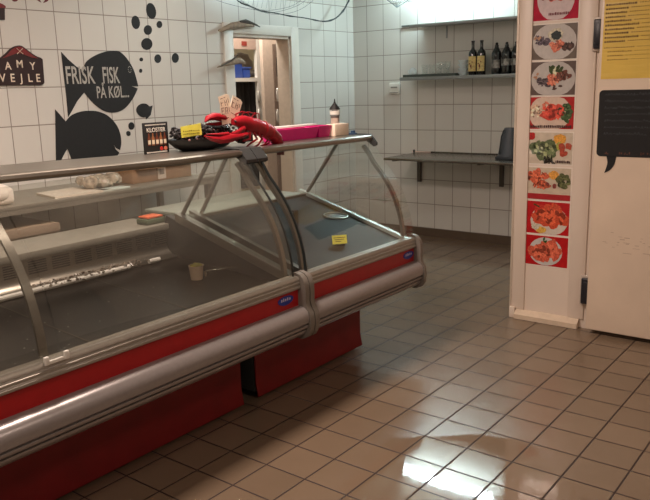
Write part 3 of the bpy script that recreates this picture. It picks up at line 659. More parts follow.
# AMY VEJLE plate
ps = [(-4, 59), (0, 57.5)] + arc_pts([(0, 57.5), (5, 53.5), (10, 48.5), (15, 46), (20, 45.8), (25, 49), (31, 53.5), (36, 56.5), (40, 58)])[1:] + [(41.5, 59.5), (43.3, 82.5), (42, 84.5), (40, 85), (-5, 85.6), (-6, 84)]
nm = thing('name_plate', (onw(18, 84)[0], YW, onw(18, 84)[1]), 'dark arched name plate reading AMY VEJLE in white letters', 'sign')
dec('plate', [onw(*q) for q in ps], mat('plate_dark', rgb(44, 24, 24), .45), 0, .014, nm)
ar = arc_pts([(1, 58.5), (6, 54.5), (10.5, 49.8), (15, 47.2), (20, 47), (24.5, 50), (31, 55), (37, 58.5)]) + [(31, 57.8), (25, 55.5), (20, 53.5), (15, 53.5), (9, 55.8)]
dec('red_arch', [onw(*q) for q in ar], mat('arch_red', rgb(116, 34, 36), .45), .014, .017, nm)
PW = mat('plate_white', rgb(226, 210, 190), .5)
for ang in (40, -40):
    x, z = onw(18.3, 51.3); a = math.radians(ang); u = Vector((math.cos(a), 0, math.sin(a))); n_ = Vector((-u.z, 0, u.x)); c_ = Vector((x, YW-.018, z))
    MB().tube([c_-u*.026, c_-u*.012, c_+u*.012, c_+u*.026], [(.006, .002), (.003, .0015), (.003, .0015), (.006, .002)], 8).build('crossed_emblem', PW, nm)
for s, px_, py_ in (('A', 8.5, 69.5), ('M', 20, 67.5), ('Y', 33, 69.5)): walltext(s, .066, px_, py_, nm, PW, .95, .0150)
for s, px_, py_ in (('V', 3.5, 82), ('E', 13.5, 82), ('J', 22.5, 82), ('L', 31, 82), ('E', 39, 82)): walltext(s, .072, px_-.5, py_-.2, nm, PW, .92, .0150)
# partly seen red brown signs at the top left
ed = thing('wall_plaque', (onw(-2, 20)[0], YW, onw(-2, 20)[1]), 'dark plaque with a red top cut off by the left picture edge', 'sign')
dec('plate', [onw(*q) for q in [(-14, 4), (-4, 3), (1, 4), (3.8, 6.5), (4, 20), (-14, 20.5)]], MC['plate_dark'], 0, .012, ed)
dec('red_arch', [onw(*q) for q in [(-14, 3), (-4, 2.5), (1, 4), (4.4, 6.2), (4.4, 8.2), (0, 8), (-14, 8)]], MC['arch_red'], .012, .015, ed)
DR = mat('sticker_maroon', rgb(96, 28, 28), .5)
tag(dec('wall_sticker', [onw(*q) for q in smoothloop([(12, -6), (18, -4), (17.5, 0.5), (15, 1.6), (12, .3)], 3)], DR, 0, .002), 'tip of a maroon wall sticker at the top left', 'wall sticker')
tag(dec('wall_sticker', [onw(*q) for q in arc_pts([(34, -8), (36, -1), (41, 2.6)])+[(40, 0), (38, -8)]], DR, 0, .002), 'left half of a curved maroon sticker pair at the top edge', 'wall sticker')
tag(dec('wall_sticker', [onw(*q) for q in arc_pts([(43, 3), (48, .5), (50, -8)])+[(46, -8), (45.5, -1)]], DR, 0, .002), 'right half of a curved maroon sticker pair at the top edge', 'wall sticker')

# bird ornaments at the doorway
DF = mat('driftwood', rgb(146, 128, 108), .7, 0, .25, 40); DFD = mat('driftwood_dark', rgb(70, 64, 58), .7, 0, .2, 40)
def wing(name, lab, body_, dark_, yv, cat='ornament'):
    c_ = at(body_[1][0], body_[1][1], 1, yv); t = thing(name, tuple(c_), lab, cat, 'grey brown ornaments by the doorway')
    MB().tube([tuple(at(a, b, 1, yv)) for a, b, r in body_], [(r*.7, r) for a, b, r in body_], 10).build('body', DF, t)
    MB().tube([tuple(at(a, b, 1, yv-.012)) for a, b, r in dark_], [(r*.8, r) for a, b, r in dark_], 8).build('wing_tip', DFD, t)
    return t
wing('bird_ornament', 'grey brown bird-like ornament perched on the door frame corner', [(218.5, 30.5, .008), (221, 30.5, .018), (226, 28, .018), (232, 25.6, .026), (240, 24.3, .026), (247, 24.5, .022), (254, 26, .010)], [(240, 21.5, .008), (246, 21.3, .018), (252, 23, .010), (257, 25.3, .008), (260, 27, .004)], YW-.055)
wb = wing('bird_ornament', 'slender grey ornament with a dark raised tip left of the door opening', [(217, 67.5, .003), (223, 64.8, .014), (229, 63, .022), (235, 61.5, .026), (240, 60.5, .026), (245, 63, .014)], [(220, 66.5, .004), (226, 63.5, .008), (231, 61, .008), (235, 57.5, .006), (238, 54.8, .003)], YW-.075)
MB().tube([tuple(at(222, 65, 1, YW-.075)), tuple(at(221, 66, 1, YW-.001))], .003, 6).build('wall_pin', DFD, wb)

# fishing net and rope hanging below the ceiling
ROPE = mat('dark_rope', rgb(34, 44, 46), .7, 0, .3, 90); NETM = mat('net_thread', rgb(74, 84, 86), .7, 0, .1, 50)
ny = YW-.20
def N_(x, y, d=0): q = at(x, y, 1, ny+d); return (q.x, q.y, min(q.z, CEIL-.002))
ft = thing('fishing_net', N_(290, 0), 'dark rope with thin grey netting drooping across the wall above the doorway', 'fishing net', 'nets hung from the ceiling')
rp = [(228, -22), (237, 0), (250, 6), (260, 10.5), (275, 13), (290, 16), (305, 18), (320, 21), (328, 21), (336, 18), (343, 11), (347, 4), (349.5, -2), (354, -24)]
rp2 = arc_pts(rp, 3)
MB().tube([N_(*q) for q in rp2], [.0045+.003*(1 if i % 5 == 0 else 0)+(.0025 if 21 < i < 36 else 0) for i in range(len(rp2))], 7).build('rope', ROPE, ft)
nt_ = MB()
for k, pts in enumerate(([(237, 0), (262, 12), (285, 10), (306, 0), (322, -22)], [(234, -4), (258, 9), (280, 9), (300, 1), (316, -22)], [(240, 1), (266, 13), (290, 13), (310, 3), (330, -20)], [(205, -4), (225, 3), (245, 8), (262, 11)], [(212, -16), (235, -6), (262, -4), (290, -10)])):
    nt_.tube([N_(a, b, -.02*k) for a, b in arc_pts(pts, 4)], .0016, 5)
for k in range(16):
    x = 242+k*4.6; nt_.tube([N_(x, -22-(k % 3), -.02), N_(x+3, -2, -.03), N_(x+1, 9.5-(abs(k-7)**1.6)*.25, -.02)], .0011, 4)
n_ = nt_.build('netting', NETM, ft); n_['kind'] = 'stuff'
ny = 1.72
ft2 = thing('fishing_net', N_(397, 4), 'pointed tip of grey netting hanging near the bright upper shelf', 'fishing net', 'nets hung from the ceiling')
nt_ = MB()
for k, (tx, ty) in enumerate(((376, -16), (382, -18), (389, -20), (396, -22), (404, -20), (412, -18), (420, -16), (432, -14))):
    nt_.tube([N_(tx, ty), N_((tx+397)/2, (ty+7)/2+1.5), N_(397, 7.2)], .0018, 5)
for lv in (.25, .5, .75):
    nt_.tube([N_(397+(tx-397)*lv, 7.2+(ty-7.2)*lv+1.2*(k % 2)) for k, (tx, ty) in enumerate(((376, -16), (389, -20), (396, -22), (404, -20), (420, -16), (432, -14)))], .0013, 4)
n_ = nt_.build('netting', NETM, ft2); n_['kind'] = 'stuff'
MB().tube([N_(374, -18), N_(386, -1), N_(397, 7.6), N_(408, 0), N_(434, -15)], .0035, 6).build('rope', ROPE, ft2)

# ================================================================== BACK WALL
hs = thing('wall_shelf', (XB-.15, .8, 2.03), 'upper steel shelf just under the glaring ceiling light', 'shelf', 'steel wall shelves')
MB().box(XB-.26, XB-.0005, YR+.003, 1.60, 2.012, 2.024, .002).box(XB-.264, XB-.255, YR+.003, 1.60, 2.002, 2.026, .002).build('shelf_board', mat('shelf_steel', rgb(150, 152, 150), .4, .5), hs)
MB().box(XB-.012, XB-.001, YR+.003, 1.838, 2.030, 2.048, .002).build('wall_rail', mat('rail_grey', rgb(120, 124, 122), .4, .5), hs)
for y in (1.35, .55): MB().box(XB-.006, XB-.001, y-.008, y+.008, 1.90, 2.012).build('bracket', MC['shelf_steel'], hs)
ls = thing('wall_shelf', (XB-.15, .8, 1.53), 'lower steel shelf carrying glasses and dark bottles', 'shelf', 'steel wall shelves')
MB().box(XB-.27, XB-.001, YR+.003, 1.70, 1.540, 1.552, .002).box(XB-.274, XB-.265, YR+.003, 1.70, 1.524, 1.556, .002).build('shelf_board', mat('shelf_lower', rgb(140, 144, 144), .4, .5), ls)
MB().box(XB-.264, XB-.16, 1.46, 1.696, 1.5365, 1.5398).build('shelf_edge_strip', WPLAS, ls)  # plain white strip under the left end of the shelf
# tray and glassware
SZ = 1.5535; SX = 3.64
a = at(403, 79, 0, SX-.06); b_ = at(456, 76.5, 0, SX-.06)
o = MB().box(SX-.085, SX+.08, b_.y, 1.685, SZ, SZ+.026, .004).build('serving_tray', mat('tray_dark', rgb(66, 76, 70), .5)); tag(o, 'dark serving tray of glasses on the lower wall shelf', 'tray')
GZ = SZ+.0265
def tumbler(y, x, lab, r=.032, h=.085):
    o = MB().lathe([(0, 0), (r*.82, 0), (r, h), (r*.93, h), (r*.74, .006), (0, .006)], (x, y, GZ), 18).build('drinking_glass', GS); tag(o, lab, 'glass', 'clear glasses on the shelf tray'); return o
tl = [(1.50, 'clear drinking glass beside the white cup on the tray'), (1.425, 'second clear glass right of the white cup'), (1.35, 'third clear glass right of the white cup'), (1.275, 'fourth clear glass right of the white cup')]
for y, lab in tl: tumbler(y, SX+.01, lab)
def goblet(px_, lab):
    q = at(px_, 72, 0, SX-.04)
    return tag(MB().lathe([(0, 0), (.030, 0), (.028, .003), (.005, .008), (.004, .03), (.022, .045), (.030, .075), (.028, .105), (.0265, .105), (.028, .075), (.020, .047), (0, .034)], (SX-.04, q.y, GZ), 18).build('stemmed_glass', GS), lab, 'glass', 'stemmed glasses on the shelf tray')
goblet(440.5, 'stemmed glass with bright edges, left one of two'); goblet(447.5, 'stemmed glass with bright edges nearest the bowl stack')
q = at(413, 75, 0, SX)
cu = thing('cup', (SX, q.y, GZ), 'upturned white cup at the left end of the tray', 'cup')
MB().lathe([(.036, 0), (.038, .004), (.030, .045), (.018, .058), (.016, .064), (0, .064)], (SX, q.y, GZ), 20).build('cup_body', mat('porcelain', rgb(206, 214, 216), .25), cu)
MB().tube([(SX, q.y+.030, GZ+.045), (SX, q.y+.052, GZ+.036), (SX, q.y+.050, GZ+.016), (SX, q.y+.034, GZ+.012)], .004, 8).build('handle', MC['porcelain'], cu)
q = at(463, 76, 0, SX)
for k in range(4):
    z = SZ+k*.0345
    tag(MB().lathe([(0, 0), (.028, 0), (.045, .026), (.047, .033), (.044, .033), (.040, .026), (.025, .004), (0, .004)], (SX, q.y, z), 22).build('glass_bowl', mat('bowl_glass', rgb(214, 228, 232), .15, 0)), ('bottom', 'second lowest', 'second highest', 'top')[k]+' of the four pale bowls stacked on the lower shelf', 'bowl', 'bowls stacked on the shelf')
BOT = mat('dark_bottle_glass', rgb(16, 18, 20), .12, 0, .1, 20, coat=.5)
def bottle(px_, lab, grp, r, prof, labcol, lz, kind):
    q = at(px_, 75, 0, SX); t = thing('bottle', (SX, q.y, SZ), lab, 'bottle', grp)
    MB().lathe([(a*r, z) for a, z in prof], (SX, q.y, SZ), 20).build('bottle_body', BOT, t)
    m_ = MB(); n = 12
    for j in range(n):
        a0, a1 = math.pi*.62+j*(math.pi*.76/n), math.pi*.62+(j+1)*(math.pi*.76/n); rr = r*1.02
        m_.poly([(SX+rr*math.cos(a0), q.y+rr*math.sin(a0), SZ+lz[0]), (SX+rr*math.cos(a1), q.y+rr*math.sin(a1), SZ+lz[0]), (SX+rr*math.cos(a1), q.y+rr*math.sin(a1), SZ+lz[1]), (SX+rr*math.cos(a0), q.y+rr*math.sin(a0), SZ+lz[1])], [(0, 1, 2, 3)])
    lbl = m_.build('bottle_label', labcol, t)
    if kind == 'wine':
        k_ = MB()
        for (dy, dz, w1, h1) in ((.0, .035, .014, .02), (.003, .02, .006, .04), (-.012, .06, .012, .012), (.012, .075, .010, .01)):
            k_.box(SX-r*1.035, SX-r*1.0, q.y-dy-w1/2, q.y-dy+w1/2, SZ+lz[0]+dz, SZ+lz[0]+dz+h1)
        k_.build('label_figure', mat('label_ink', rgb(120, 52, 30), .6), lbl)
    if kind == 'swing':
        MB().lathe([(0, .252), (.012, .252), (.014, .262), (.008, .272), (0, .273)], (SX, q.y, SZ), 14).build('stopper', BLACK, t)
    return t
WP = [(0, 0), (.95, 0), (1, .006), (1, .185), (.9, .205), (.42, .228), (.36, .24), (.36, .285), (.42, .287), (.42, .300), (0, .300)]
SW = [(0, 0), (.95, 0), (1, .008), (1, .12), (.96, .135), (1, .15), (.97, .185), (.6, .215), (.38, .235), (.40, .25), (0, .252)]
YL = mat('wine_label_yellow', rgb(214, 190, 126), .6, 0, .25, 60); SL = mat('silver_label', rgb(130, 128, 124), .45, 0, .8, 40)
bottle(472.6, 'left of the two wine bottles with yellow labels', 'wine bottles on the shelf', .0385, WP, YL, (.035, .165), 'wine')
bottle(481.2, 'right of the two wine bottles with yellow labels', 'wine bottles on the shelf', .0385, WP, YL, (.035, .165), 'wine')
bottle(496.2, 'leftmost of the three dark stoppered bottles at the shelf end', 'dark stoppered bottles', .044, SW, SL, (.055, .125), 'swing')
bottle(506.2, 'middle one of the three dark stoppered bottles', 'dark stoppered bottles', .044, SW, SL, (.075, .130), 'swing')
bottle(515.6, 'dark stoppered bottle nearest the cream panel', 'dark stoppered bottles', .044, SW, SL, (.075, .130), 'swing')
# socket
so = thing('wall_socket', (XB, 1.92, 1.42), 'small white wall socket left of the steel shelf', 'socket')
a, b_ = at(390.5, 83, 0, XB), at(400.5, 94, 0, XB)
MB().box(XB-.028, XB-.001, b_.y, a.y, b_.z, a.z, .006).build('socket_box', WPLAS, so)
MB().box(XB-.030, XB-.027, b_.y+.02, a.y-.02, (a.z+b_.z)/2+.004, (a.z+b_.z)/2+.018).box(XB-.033, XB-.027, b_.y+.01, a.y-.01, b_.z+.012, b_.z+.018).build('socket_face', mat('socket_grey', rgb(150, 148, 142), .5), so)
# steel wall table
TZ = .835; TX = 3.17
tt = thing('wall_table', (3.45, .7, TZ-.2), 'stainless steel table fixed to the tiled wall on brackets', 'table')
MB().box(TX, XB-.002, YR+.003, 1.66, TZ-.022, TZ, .003).box(XB-.010, XB-.002, YR+.003, 1.66, TZ, TZ+.012, .002).build('table_top', mat('table_steel', rgb(128, 124, 116), .25, .85, .1, 6), tt)
for y in (1.635, .765): MB().box(XB-.03, XB-.002, y-.018, y+.018, .545, TZ-.022).prism([(XB-.03, TZ-.022), (XB-.50, TZ-.022), (XB-.50, TZ-.045), (XB-.03, TZ-.06)], 1, y-.012, y+.012).build('bracket', mat('bracket_steel', rgb(92, 86, 80), .4, .6), tt)
q = at(424, 151.5, 2, TZ+.004)
o = MB().box(q.x-.07, q.x+.05, q.y-.10, q.y+.10, TZ+.0005, TZ+.010, .004).build('cloth', mat('cloth_white', rgb(238, 214, 204), .6)); tag(o, 'folded white cloth on the left half of the steel table', 'cloth')
q = Vector((XB-.05, at(414, 149, 0, XB-.07).y, 0))
o = MB().lathe([(0, 0), (.010, 0), (.010, .025), (.004, .03), (0, .03)], (q.x-.02, q.y, TZ+.0005), 12).build('stopper', DGREY); tag(o, 'small dark stopper beside the white cloth', 'stopper')
q0_, q1_ = at(497.5, 158, 2, TZ), at(515, 158, 2, TZ); X_ = 3.42
a, b_ = at(498, 155, 0, X_), at(515, 155, 0, X_); cy = (a.y+b_.y)/2; hw = (a.y-b_.y)/2
jg = thing('jug', (X_, cy, TZ), 'blue-grey tapered jug with a dark base on the steel table', 'jug')
def ringy(zs): return zs
v = MB(); R_ = []
for z, s_, sh in ((.028, 1., 0), (.05, .97, -.002), (.25, .66, -.022), (.268, .60, -.024), (.272, .50, -.024)):
    R_.append([v.b.verts.new((X_+.055*s_*math.cos(k*math.pi/8), cy+sh+hw*s_*math.copysign(abs(math.sin(k*math.pi/8))**.7, math.sin(k*math.pi/8)), TZ+z)) for k in range(16)])
for r0, r1 in zip(R_, R_[1:]):
    for k in range(16): v.b.faces.new((r0[k], r0[(k+1) % 16], r1[(k+1) % 16], r1[k]))
v.b.faces.new(R_[0][::-1]); v.b.faces.new(R_[-1]); v.build('jug_body', mat('jug_blue_grey', rgb(80, 86, 94), .4), jg)
MB().box(X_-.06, X_+.06, cy-hw-.003, cy+hw+.003, TZ+.0005, TZ+.030, .008).build('jug_base', mat('jug_base', rgb(46, 52, 60), .5), jg)
MB().tube([(X_-.045, cy+.008, TZ+.255), (X_-.060, cy+.022, TZ+.20), (X_-.066, cy+.032, TZ+.10), (X_-.058, cy+.036, TZ+.05)], [(.006, .008)]*4, 8).build('handle', MC['jug_base'], jg)

# ================================================================== FOOD PHOTO CARDS ON THE PANEL
def food(zt, zb, y0, y1, bg, plate, blobs, lab, extra=None, gloss=.25, strip=None):
    X0 = XP-.0015; t = thing('food_photo', (XP, (y0+y1)/2, zb), lab, 'poster', 'food photos on the cream panel')
    MB().box(XP-.0015, XP, y1, y0, zb, zt).build('print', mat('print_'+('_'.join(map(str, bg))), rgb(*bg), gloss, 0, .12, 30, coat=.5), t)
    MB().box(XP-.0008, XP, y1-.006, y0+.006, zb-.006, zt+.006).build('white_border', mat('photo_border', rgb(232, 222, 210), .3), t)
    H = zt-zb; Wd = y0-y1
    def el(cu_, cv, ru, rv, x, ang=0, n=22, jit=0.):
        out = []
        for k in range(n):
            a = k*2*math.pi/n; j = 1+random.uniform(-jit, jit); u = ru*math.cos(a)*j; v_ = rv*math.sin(a)*j
            u, v_ = u*math.cos(ang)-v_*math.sin(ang), u*math.sin(ang)+v_*math.cos(ang)
            yy = y0-Wd*(cu_+u); zz = zt-H*(cv+v_*Wd/H)
            out.append((min(max(yy, y1+.001), y0-.001), min(max(zz, zb+.001), zt-.001)))
        return out
    if plate:
        cu_, cv, ru, rv, colr = plate
        MB().prism(el(cu_, cv, ru, rv, 0), 0, X0-.0006, X0).build('plate_picture', mat('pp_%d_%d_%d' % colr, rgb(*colr), gloss, 0, .08, 40, coat=.5), t)
    for i, (cu_, cv, ru, rv, colr, cnt) in enumerate(blobs):
        m_ = MB()
        if cnt <= 1: m_.prism(el(cu_, cv, ru, rv, 0, jit=.12), 0, X0-.0010-.0002*i, X0-.0006)
        else:
            for k in range(cnt):
                a = random.uniform(0, 6.28); rr = math.sqrt(random.random())
                m_.prism(el(cu_+ru*rr*math.cos(a), cv+rv*rr*math.sin(a), ru*random.uniform(.30, .55), rv*random.uniform(.25, .45), 0, random.uniform(0, 3), 9, .2), 0, X0-.0010-.0002*i-.00004*k, X0-.0006)
        m_.build('food_picture', mat('fp_%d_%d_%d' % colr, rgb(*colr), gloss, 0, .35, 120, coat=.5), t)
        for tn, kk in ((.68, .45), (1.28, .5)):
            if cnt < 8: break
            c2_ = tuple(min(250, int(v_*tn)) for v_ in colr); m_ = MB()
            for k in range(int(cnt*kk)+5):
                a = random.uniform(0, 6.28); rr = math.sqrt(random.random())*.95
                m_.prism(el(cu_+ru*rr*math.cos(a), cv+rv*rr*math.sin(a), ru*random.uniform(.10, .26), rv*random.uniform(.08, .2), 0, random.uniform(0, 3), 8, .25), 0, X0-.0022-.0002*i-.00003*k, X0-.0012)
            m_.build('food_picture', mat('fp_%d_%d_%d' % c2_, rgb(*c2_), gloss, 0, .3, 120, coat=.5), t)
    if strip:
        sz, colr = strip
        MB().box(X0-.0024, X0, y1, y0, zb, zb+sz).build('title_strip', mat('ts_%d_%d_%d' % colr, rgb(*colr), .35, 0, .1), t)
    if extra:
        s0, s1, v_, colr = extra; m_ = MB(); u = s0
        while u < s1:
            w1 = random.uniform(.015, .035); m_.box(X0-.0030, X0-.0026, y0-Wd*(u+w1), y0-Wd*u, zt-H*(v_+.06), zt-H*(v_-.03+random.uniform(0, .03))); u += w1+.012
        m_.build('printed_title', mat('ti_%d_%d_%d' % colr, rgb(*colr), .5), t, smooth=0)
    return t
OR, SA, GN, DK = (206, 98, 70), (214, 120, 96), (62, 76, 44), (84, 62, 56)
CY0, CY1 = -.287, -.566
food(2.02, 1.832, CY0, CY1, (186, 40, 66), (.52, .35, .40, .46, (222, 204, 204)), [(.40, .25, .22, .16, (206, 110, 100), 10)], 'topmost food photo, red with a plate, cut off by the picture top', (.38, .82, .80, (120, 40, 50)), .12)
food(1.808, 1.610, CY0, CY1, (110, 98, 88), (.52, .50, .47, .38, (196, 190, 184)), [(.25, .45, .13, .13, (96, 86, 96), 9), (.16, .36, .08, .07, (180, 140, 112), 4), (.58, .60, .15, .14, SA, 12), (.80, .62, .12, .13, DK, 8), (.55, .30, .16, .14, (206, 200, 176), 1), (.56, .32, .11, .09, (40, 52, 50), 1)], 'second food photo from the top, grey plate with a dark round dip bowl')
food(1.597, 1.404, CY0, CY1, (98, 84, 78), (.52, .52, .48, .38, (190, 184, 178)), [(.33, .62, .14, .12, (84, 74, 78), 9), (.17, .42, .08, .07, (180, 134, 104), 3), (.55, .52, .12, .17, SA, 12), (.76, .45, .13, .14, (110, 68, 58), 8), (.62, .78, .10, .07, DK, 4), (.55, .24, .18, .09, GN, 7), (.56, .30, .04, .10, (214, 216, 180), 1)], 'third food photo from the top, grey plate with herbs and no dip bowl')
food(1.393, 1.205, CY0, CY1, (176, 40, 40), (.48, .50, .46, .40, (214, 190, 172)), [(.16, .45, .15, .2, (220, 186, 158), 9), (.80, .50, .14, .26, (70, 92, 58), 10), (.55, .45, .24, .20, (206, 76, 62), 16), (.42, .22, .12, .08, SA, 5)], 'red food photo of reddish salad with a dark title across its base', (.02, .92, .90, (60, 24, 24)))
food(1.184, .996, CY0, CY1, (204, 190, 170), None, [(.06, .10, .12, .10, (176, 40, 40), 1), (.38, .52, .27, .24, (92, 104, 70), 20), (.38, .55, .22, .2, (132, 138, 100), 18), (.72, .20, .13, .11, (226, 160, 70), 1), (.72, .42, .07, .09, (170, 170, 80), 1), (.86, .50, .12, .25, (176, 76, 56), 7), (.30, .90, .28, .06, (40, 36, 28), 6)], 'food photo of green herb salad with an orange slice at its top right', (.65, .95, .90, (60, 24, 24)))
food(.972, .778, CY0, CY1, (200, 184, 162), None, [(.25, .30, .22, .16, OR, 14), (.35, .55, .2, .12, (184, 90, 64), 8), (.62, .22, .11, .09, (222, 158, 74), 1), (.58, .55, .11, .10, (130, 62, 58), 3), (.84, .42, .13, .22, (92, 96, 62), 14)], 'food photo of shrimps, half an orange and greens over a red title strip', None, .25, (.034, (168, 40, 44)))
food(.764, .563, CY0, CY1, (184, 30, 34), (.55, .58, .42, .34, (214, 200, 186)), [(.58, .45, .34, .26, (206, 84, 56), 26), (.35, .35, .14, .2, (196, 60, 46), 1), (.20, .16, .10, .06, GN, 2), (.38, .88, .12, .07, (216, 170, 80), 1), (.25, .78, .09, .08, (200, 190, 170), 1)], 'second lowest food photo, heaped orange shrimps spilling right on red')
food(.550, .362, CY0, CY1, (184, 30, 34), (.50, .52, .38, .32, (200, 196, 190)), [(.50, .50, .31, .26, (206, 96, 72), 26), (.50, .16, .13, .06, (50, 92, 50), 3)], 'lowest food photo, round dish of shrimps centred on red')
# yellow notice and speech-bubble board on the door leaf
YN = mat('yellow_laminate', rgb(230, 196, 92), .3, 0, .05, 6, .0, coat=.6)
nt2 = YN.node_tree; wv = nt2.nodes.new('ShaderNodeTexNoise'); wv.inputs['Scale'].default_value = 9; mpn = nt2.nodes.new('ShaderNodeMapping'); mpn.inputs['Scale'].default_value = (1, .5, 4)
tcn = nt2.nodes.new('ShaderNodeTexCoord'); bpn = nt2.nodes.new('ShaderNodeBump'); bpn.inputs['Strength'].default_value = .38; bpn.inputs['Distance'].default_value = .008
nt2.links.new(tcn.outputs['Object'], mpn.inputs[0]); nt2.links.new(mpn.outputs[0], wv.inputs['Vector']); nt2.links.new(wv.outputs['Fac'], bpn.inputs['Height']); nt2.links.new(bpn.outputs[0], nt2.nodes['Principled BSDF'].inputs['Normal']); nt2.links.new(bpn.outputs[0], nt2.nodes['Principled BSDF'].inputs['Coat Normal'])
yn = thing('notice', (LF, -.95, 1.488), 'yellow laminated notice with lines of dark print on the cream door', 'notice')
MB().box(LF-.0015, LF-.0001, -1.20, -.738, 1.488, 1.915).build('paper', YN, yn)
for k in range(14):
    m_ = MB(); m2 = MB()
    z = 1.885-k*.0215-(.012 if k > 9 else 0); ylen = random.uniform(.10, .18); y = -.748-(.02 if k > 10 else 0)
    dst = m_ if k not in (10, 11, 12, 13) else m2
    hgt = .0095 if k < 10 else .006
    while y > -.748-ylen-.0:
        w1 = random.uniform(.005, .011); dst.box(LF-.0022, LF-.0014, y-w1, y, z-hgt, z+random.uniform(-.002, .001)); y -= w1+.0035
    y -= .012
    while y > -1.17:
        w1 = random.uniform(.005, .010); m2.box(LF-.0022, LF-.0014, y-w1, y, z-hgt*.6, z-.001); y -= w1+.004
    if k < 10: m_.build('bold_print', mat('print_dark', rgb(96, 66, 22), .6), yn, smooth=0)
    m2.build('fine_print', mat('print_olive', rgb(150, 112, 36), .6), yn, smooth=0)
sb = thing('speech_board', (LF, -.95, 1.06), 'black speech-bubble chalkboard with faint handwriting below the yellow notice', 'chalkboard')
def rr(y0, y1, z0, z1, r):
    out = []
    for cy_, cz_, a0 in ((y0-r, z1-r, 0), (y1+r, z1-r, 90), (y1+r, z0+r, 180), (y0-r, z0+r, 270)):
        for k in range(6):
            a = math.radians(a0+k*18); out.append((cy_+r*math.cos(a), cz_+r*math.sin(a)))
    return out
loop = [(p_[0], p_[1]) for p_ in rr(-.736, -1.26, 1.062, 1.428, .022)]
MB().prism(loop, 0, LF-.003, LF-.0001).build('board', CH, sb)
MB().prism(arc_pts([(-.792, 1.064), (-.800, 1.03), (-.795, 1.0), (-.785, .968)], 4)+arc_pts([(-.785, .968), (-.815, .985), (-.838, 1.02), (-.846, 1.064)], 4)[1:], 0, LF-.003, LF-.0001).build('bubble_tail', CH, sb)
m_ = MB()
for k in range(7):
    z = 1.400-k*.036; y = -.762-random.uniform(0, .01); yend = -1.15 if k < 6 else -1.0
    while y > yend:
        w1 = random.uniform(.006, .016); j = random.uniform(-.003, .003); h1 = random.uniform(.006, .014)
        m_.poly([(LF-.0034, y, z+j), (LF-.0034, y-.002, z+j), (LF-.0034, y-w1*.5-.002, z+j+h1), (LF-.0034, y-w1*.5, z+j+h1)], [(0, 1, 2, 3)])
        m_.poly([(LF-.0034, y-w1*.5, z+j+h1), (LF-.0034, y-w1*.5-.002, z+j+h1), (LF-.0034, y-w1-.002, z+j), (LF-.0034, y-w1, z+j)], [(0, 1, 2, 3)]); y -= w1+.004
m_.build('handwriting', mat('faint_chalk', rgb(70, 78, 84), .8), sb, smooth=0)
m_ = MB()
for k in range(40): y = -.78-random.random()*.42; m_.box(LF-.0034, LF-.0029, y, y-random.uniform(.002, .008), 1.072+random.uniform(0, .010), 1.078+random.uniform(0, .012))
m_.build('worn_edge', mat('wear_brown', rgb(92, 56, 44), .8), sb, smooth=0)

# ================================================================== BACK ROOM THROUGH THE DOORWAY
YS = 3.05
su = thing('storage_rack', (2.9, YS+.2, 0), 'white storage rack seen through the doorway', 'rack')
a = at(231, 78, 1, YS); b_ = at(256, 78, 1, YS)
MB().box(a.x-.5, b_.x+.02, YS, YS+.4, a.z-.035, a.z).build('rack_shelf', WHITE, su)
up = at(258, 60, 1, YS)
MB().box(up.x-.02, up.x+.06, YS, YS+.035, 0, 2.2).build('upright', WHITE, su)
MB().box(a.x-.5, b_.x+.02, YS, YS+.03, at(240, 49, 1, YS).z, 2.3).build('top_panel', mat('pinkish_board', rgb(176, 152, 138), .6), su)
q = at(244, 43.5, 1, YS)
MB().box(q.x-.035, q.x+.035, YS-.004, YS, q.z-.02, q.z+.02).build('red_label', mat('label_red', rgb(140, 54, 44), .6), su)
ZS2 = a.z+.0005
q0_ = at(232, 76, 1, YS+.06); q1_ = at(243, 76, 1, YS+.06); q2_ = at(254, 76, 1, YS+.06)
BLU = mat('crate_blue', rgb(44, 72, 150), .5)
def crate(x0, x1, h, lab):
    t = thing('crate', ((x0+x1)/2, YS+.15, ZS2), lab, 'crate', 'blue crates on the storage rack')
    MB().box(x0, x1, YS+.06, YS+.25, ZS2, ZS2+h, .01).build('crate_body', BLU, t)
    MB().box(x0-.008, x1+.008, YS+.052, YS+.258, ZS2+h, ZS2+h+.015, .004).build('crate_rim', mat('crate_rim_blue', rgb(70, 96, 170), .5), t)
crate(q0_.x-.1, q1_.x, .14, 'taller blue crate on the left of the rack shelf'); crate(q1_.x+.01, (q1_.x+q2_.x)/2+.03, .09, 'lower blue crate right of the taller one')
m_ = MB()
for k in range(7): m_.ell((q1_.x+.33+random.uniform(-.13, .13), YS+.17, ZS2+.036+random.uniform(0, .02)), (.07, .06, .035), 12, 8, jit=.1)
tag(m_.build('fabric_bundle', mat('grey_cloth_pile', rgb(150, 142, 134), .8, 0, .2, 14)), 'grey crumpled bundle on the rack shelf beside the blue crates', 'cloth')
m_ = MB()
q = at(238, 66, 1, YS+.3)
tag(MB().ell((q.x+.08, YS+.32, ZS2+.13), (.15, .06, .13), 14, 10, jit=.08).build('grey_sack', mat('sack_grey', rgb(160, 150, 138), .8)), 'pale grey sack behind the blue crates on the rack', 'sack')
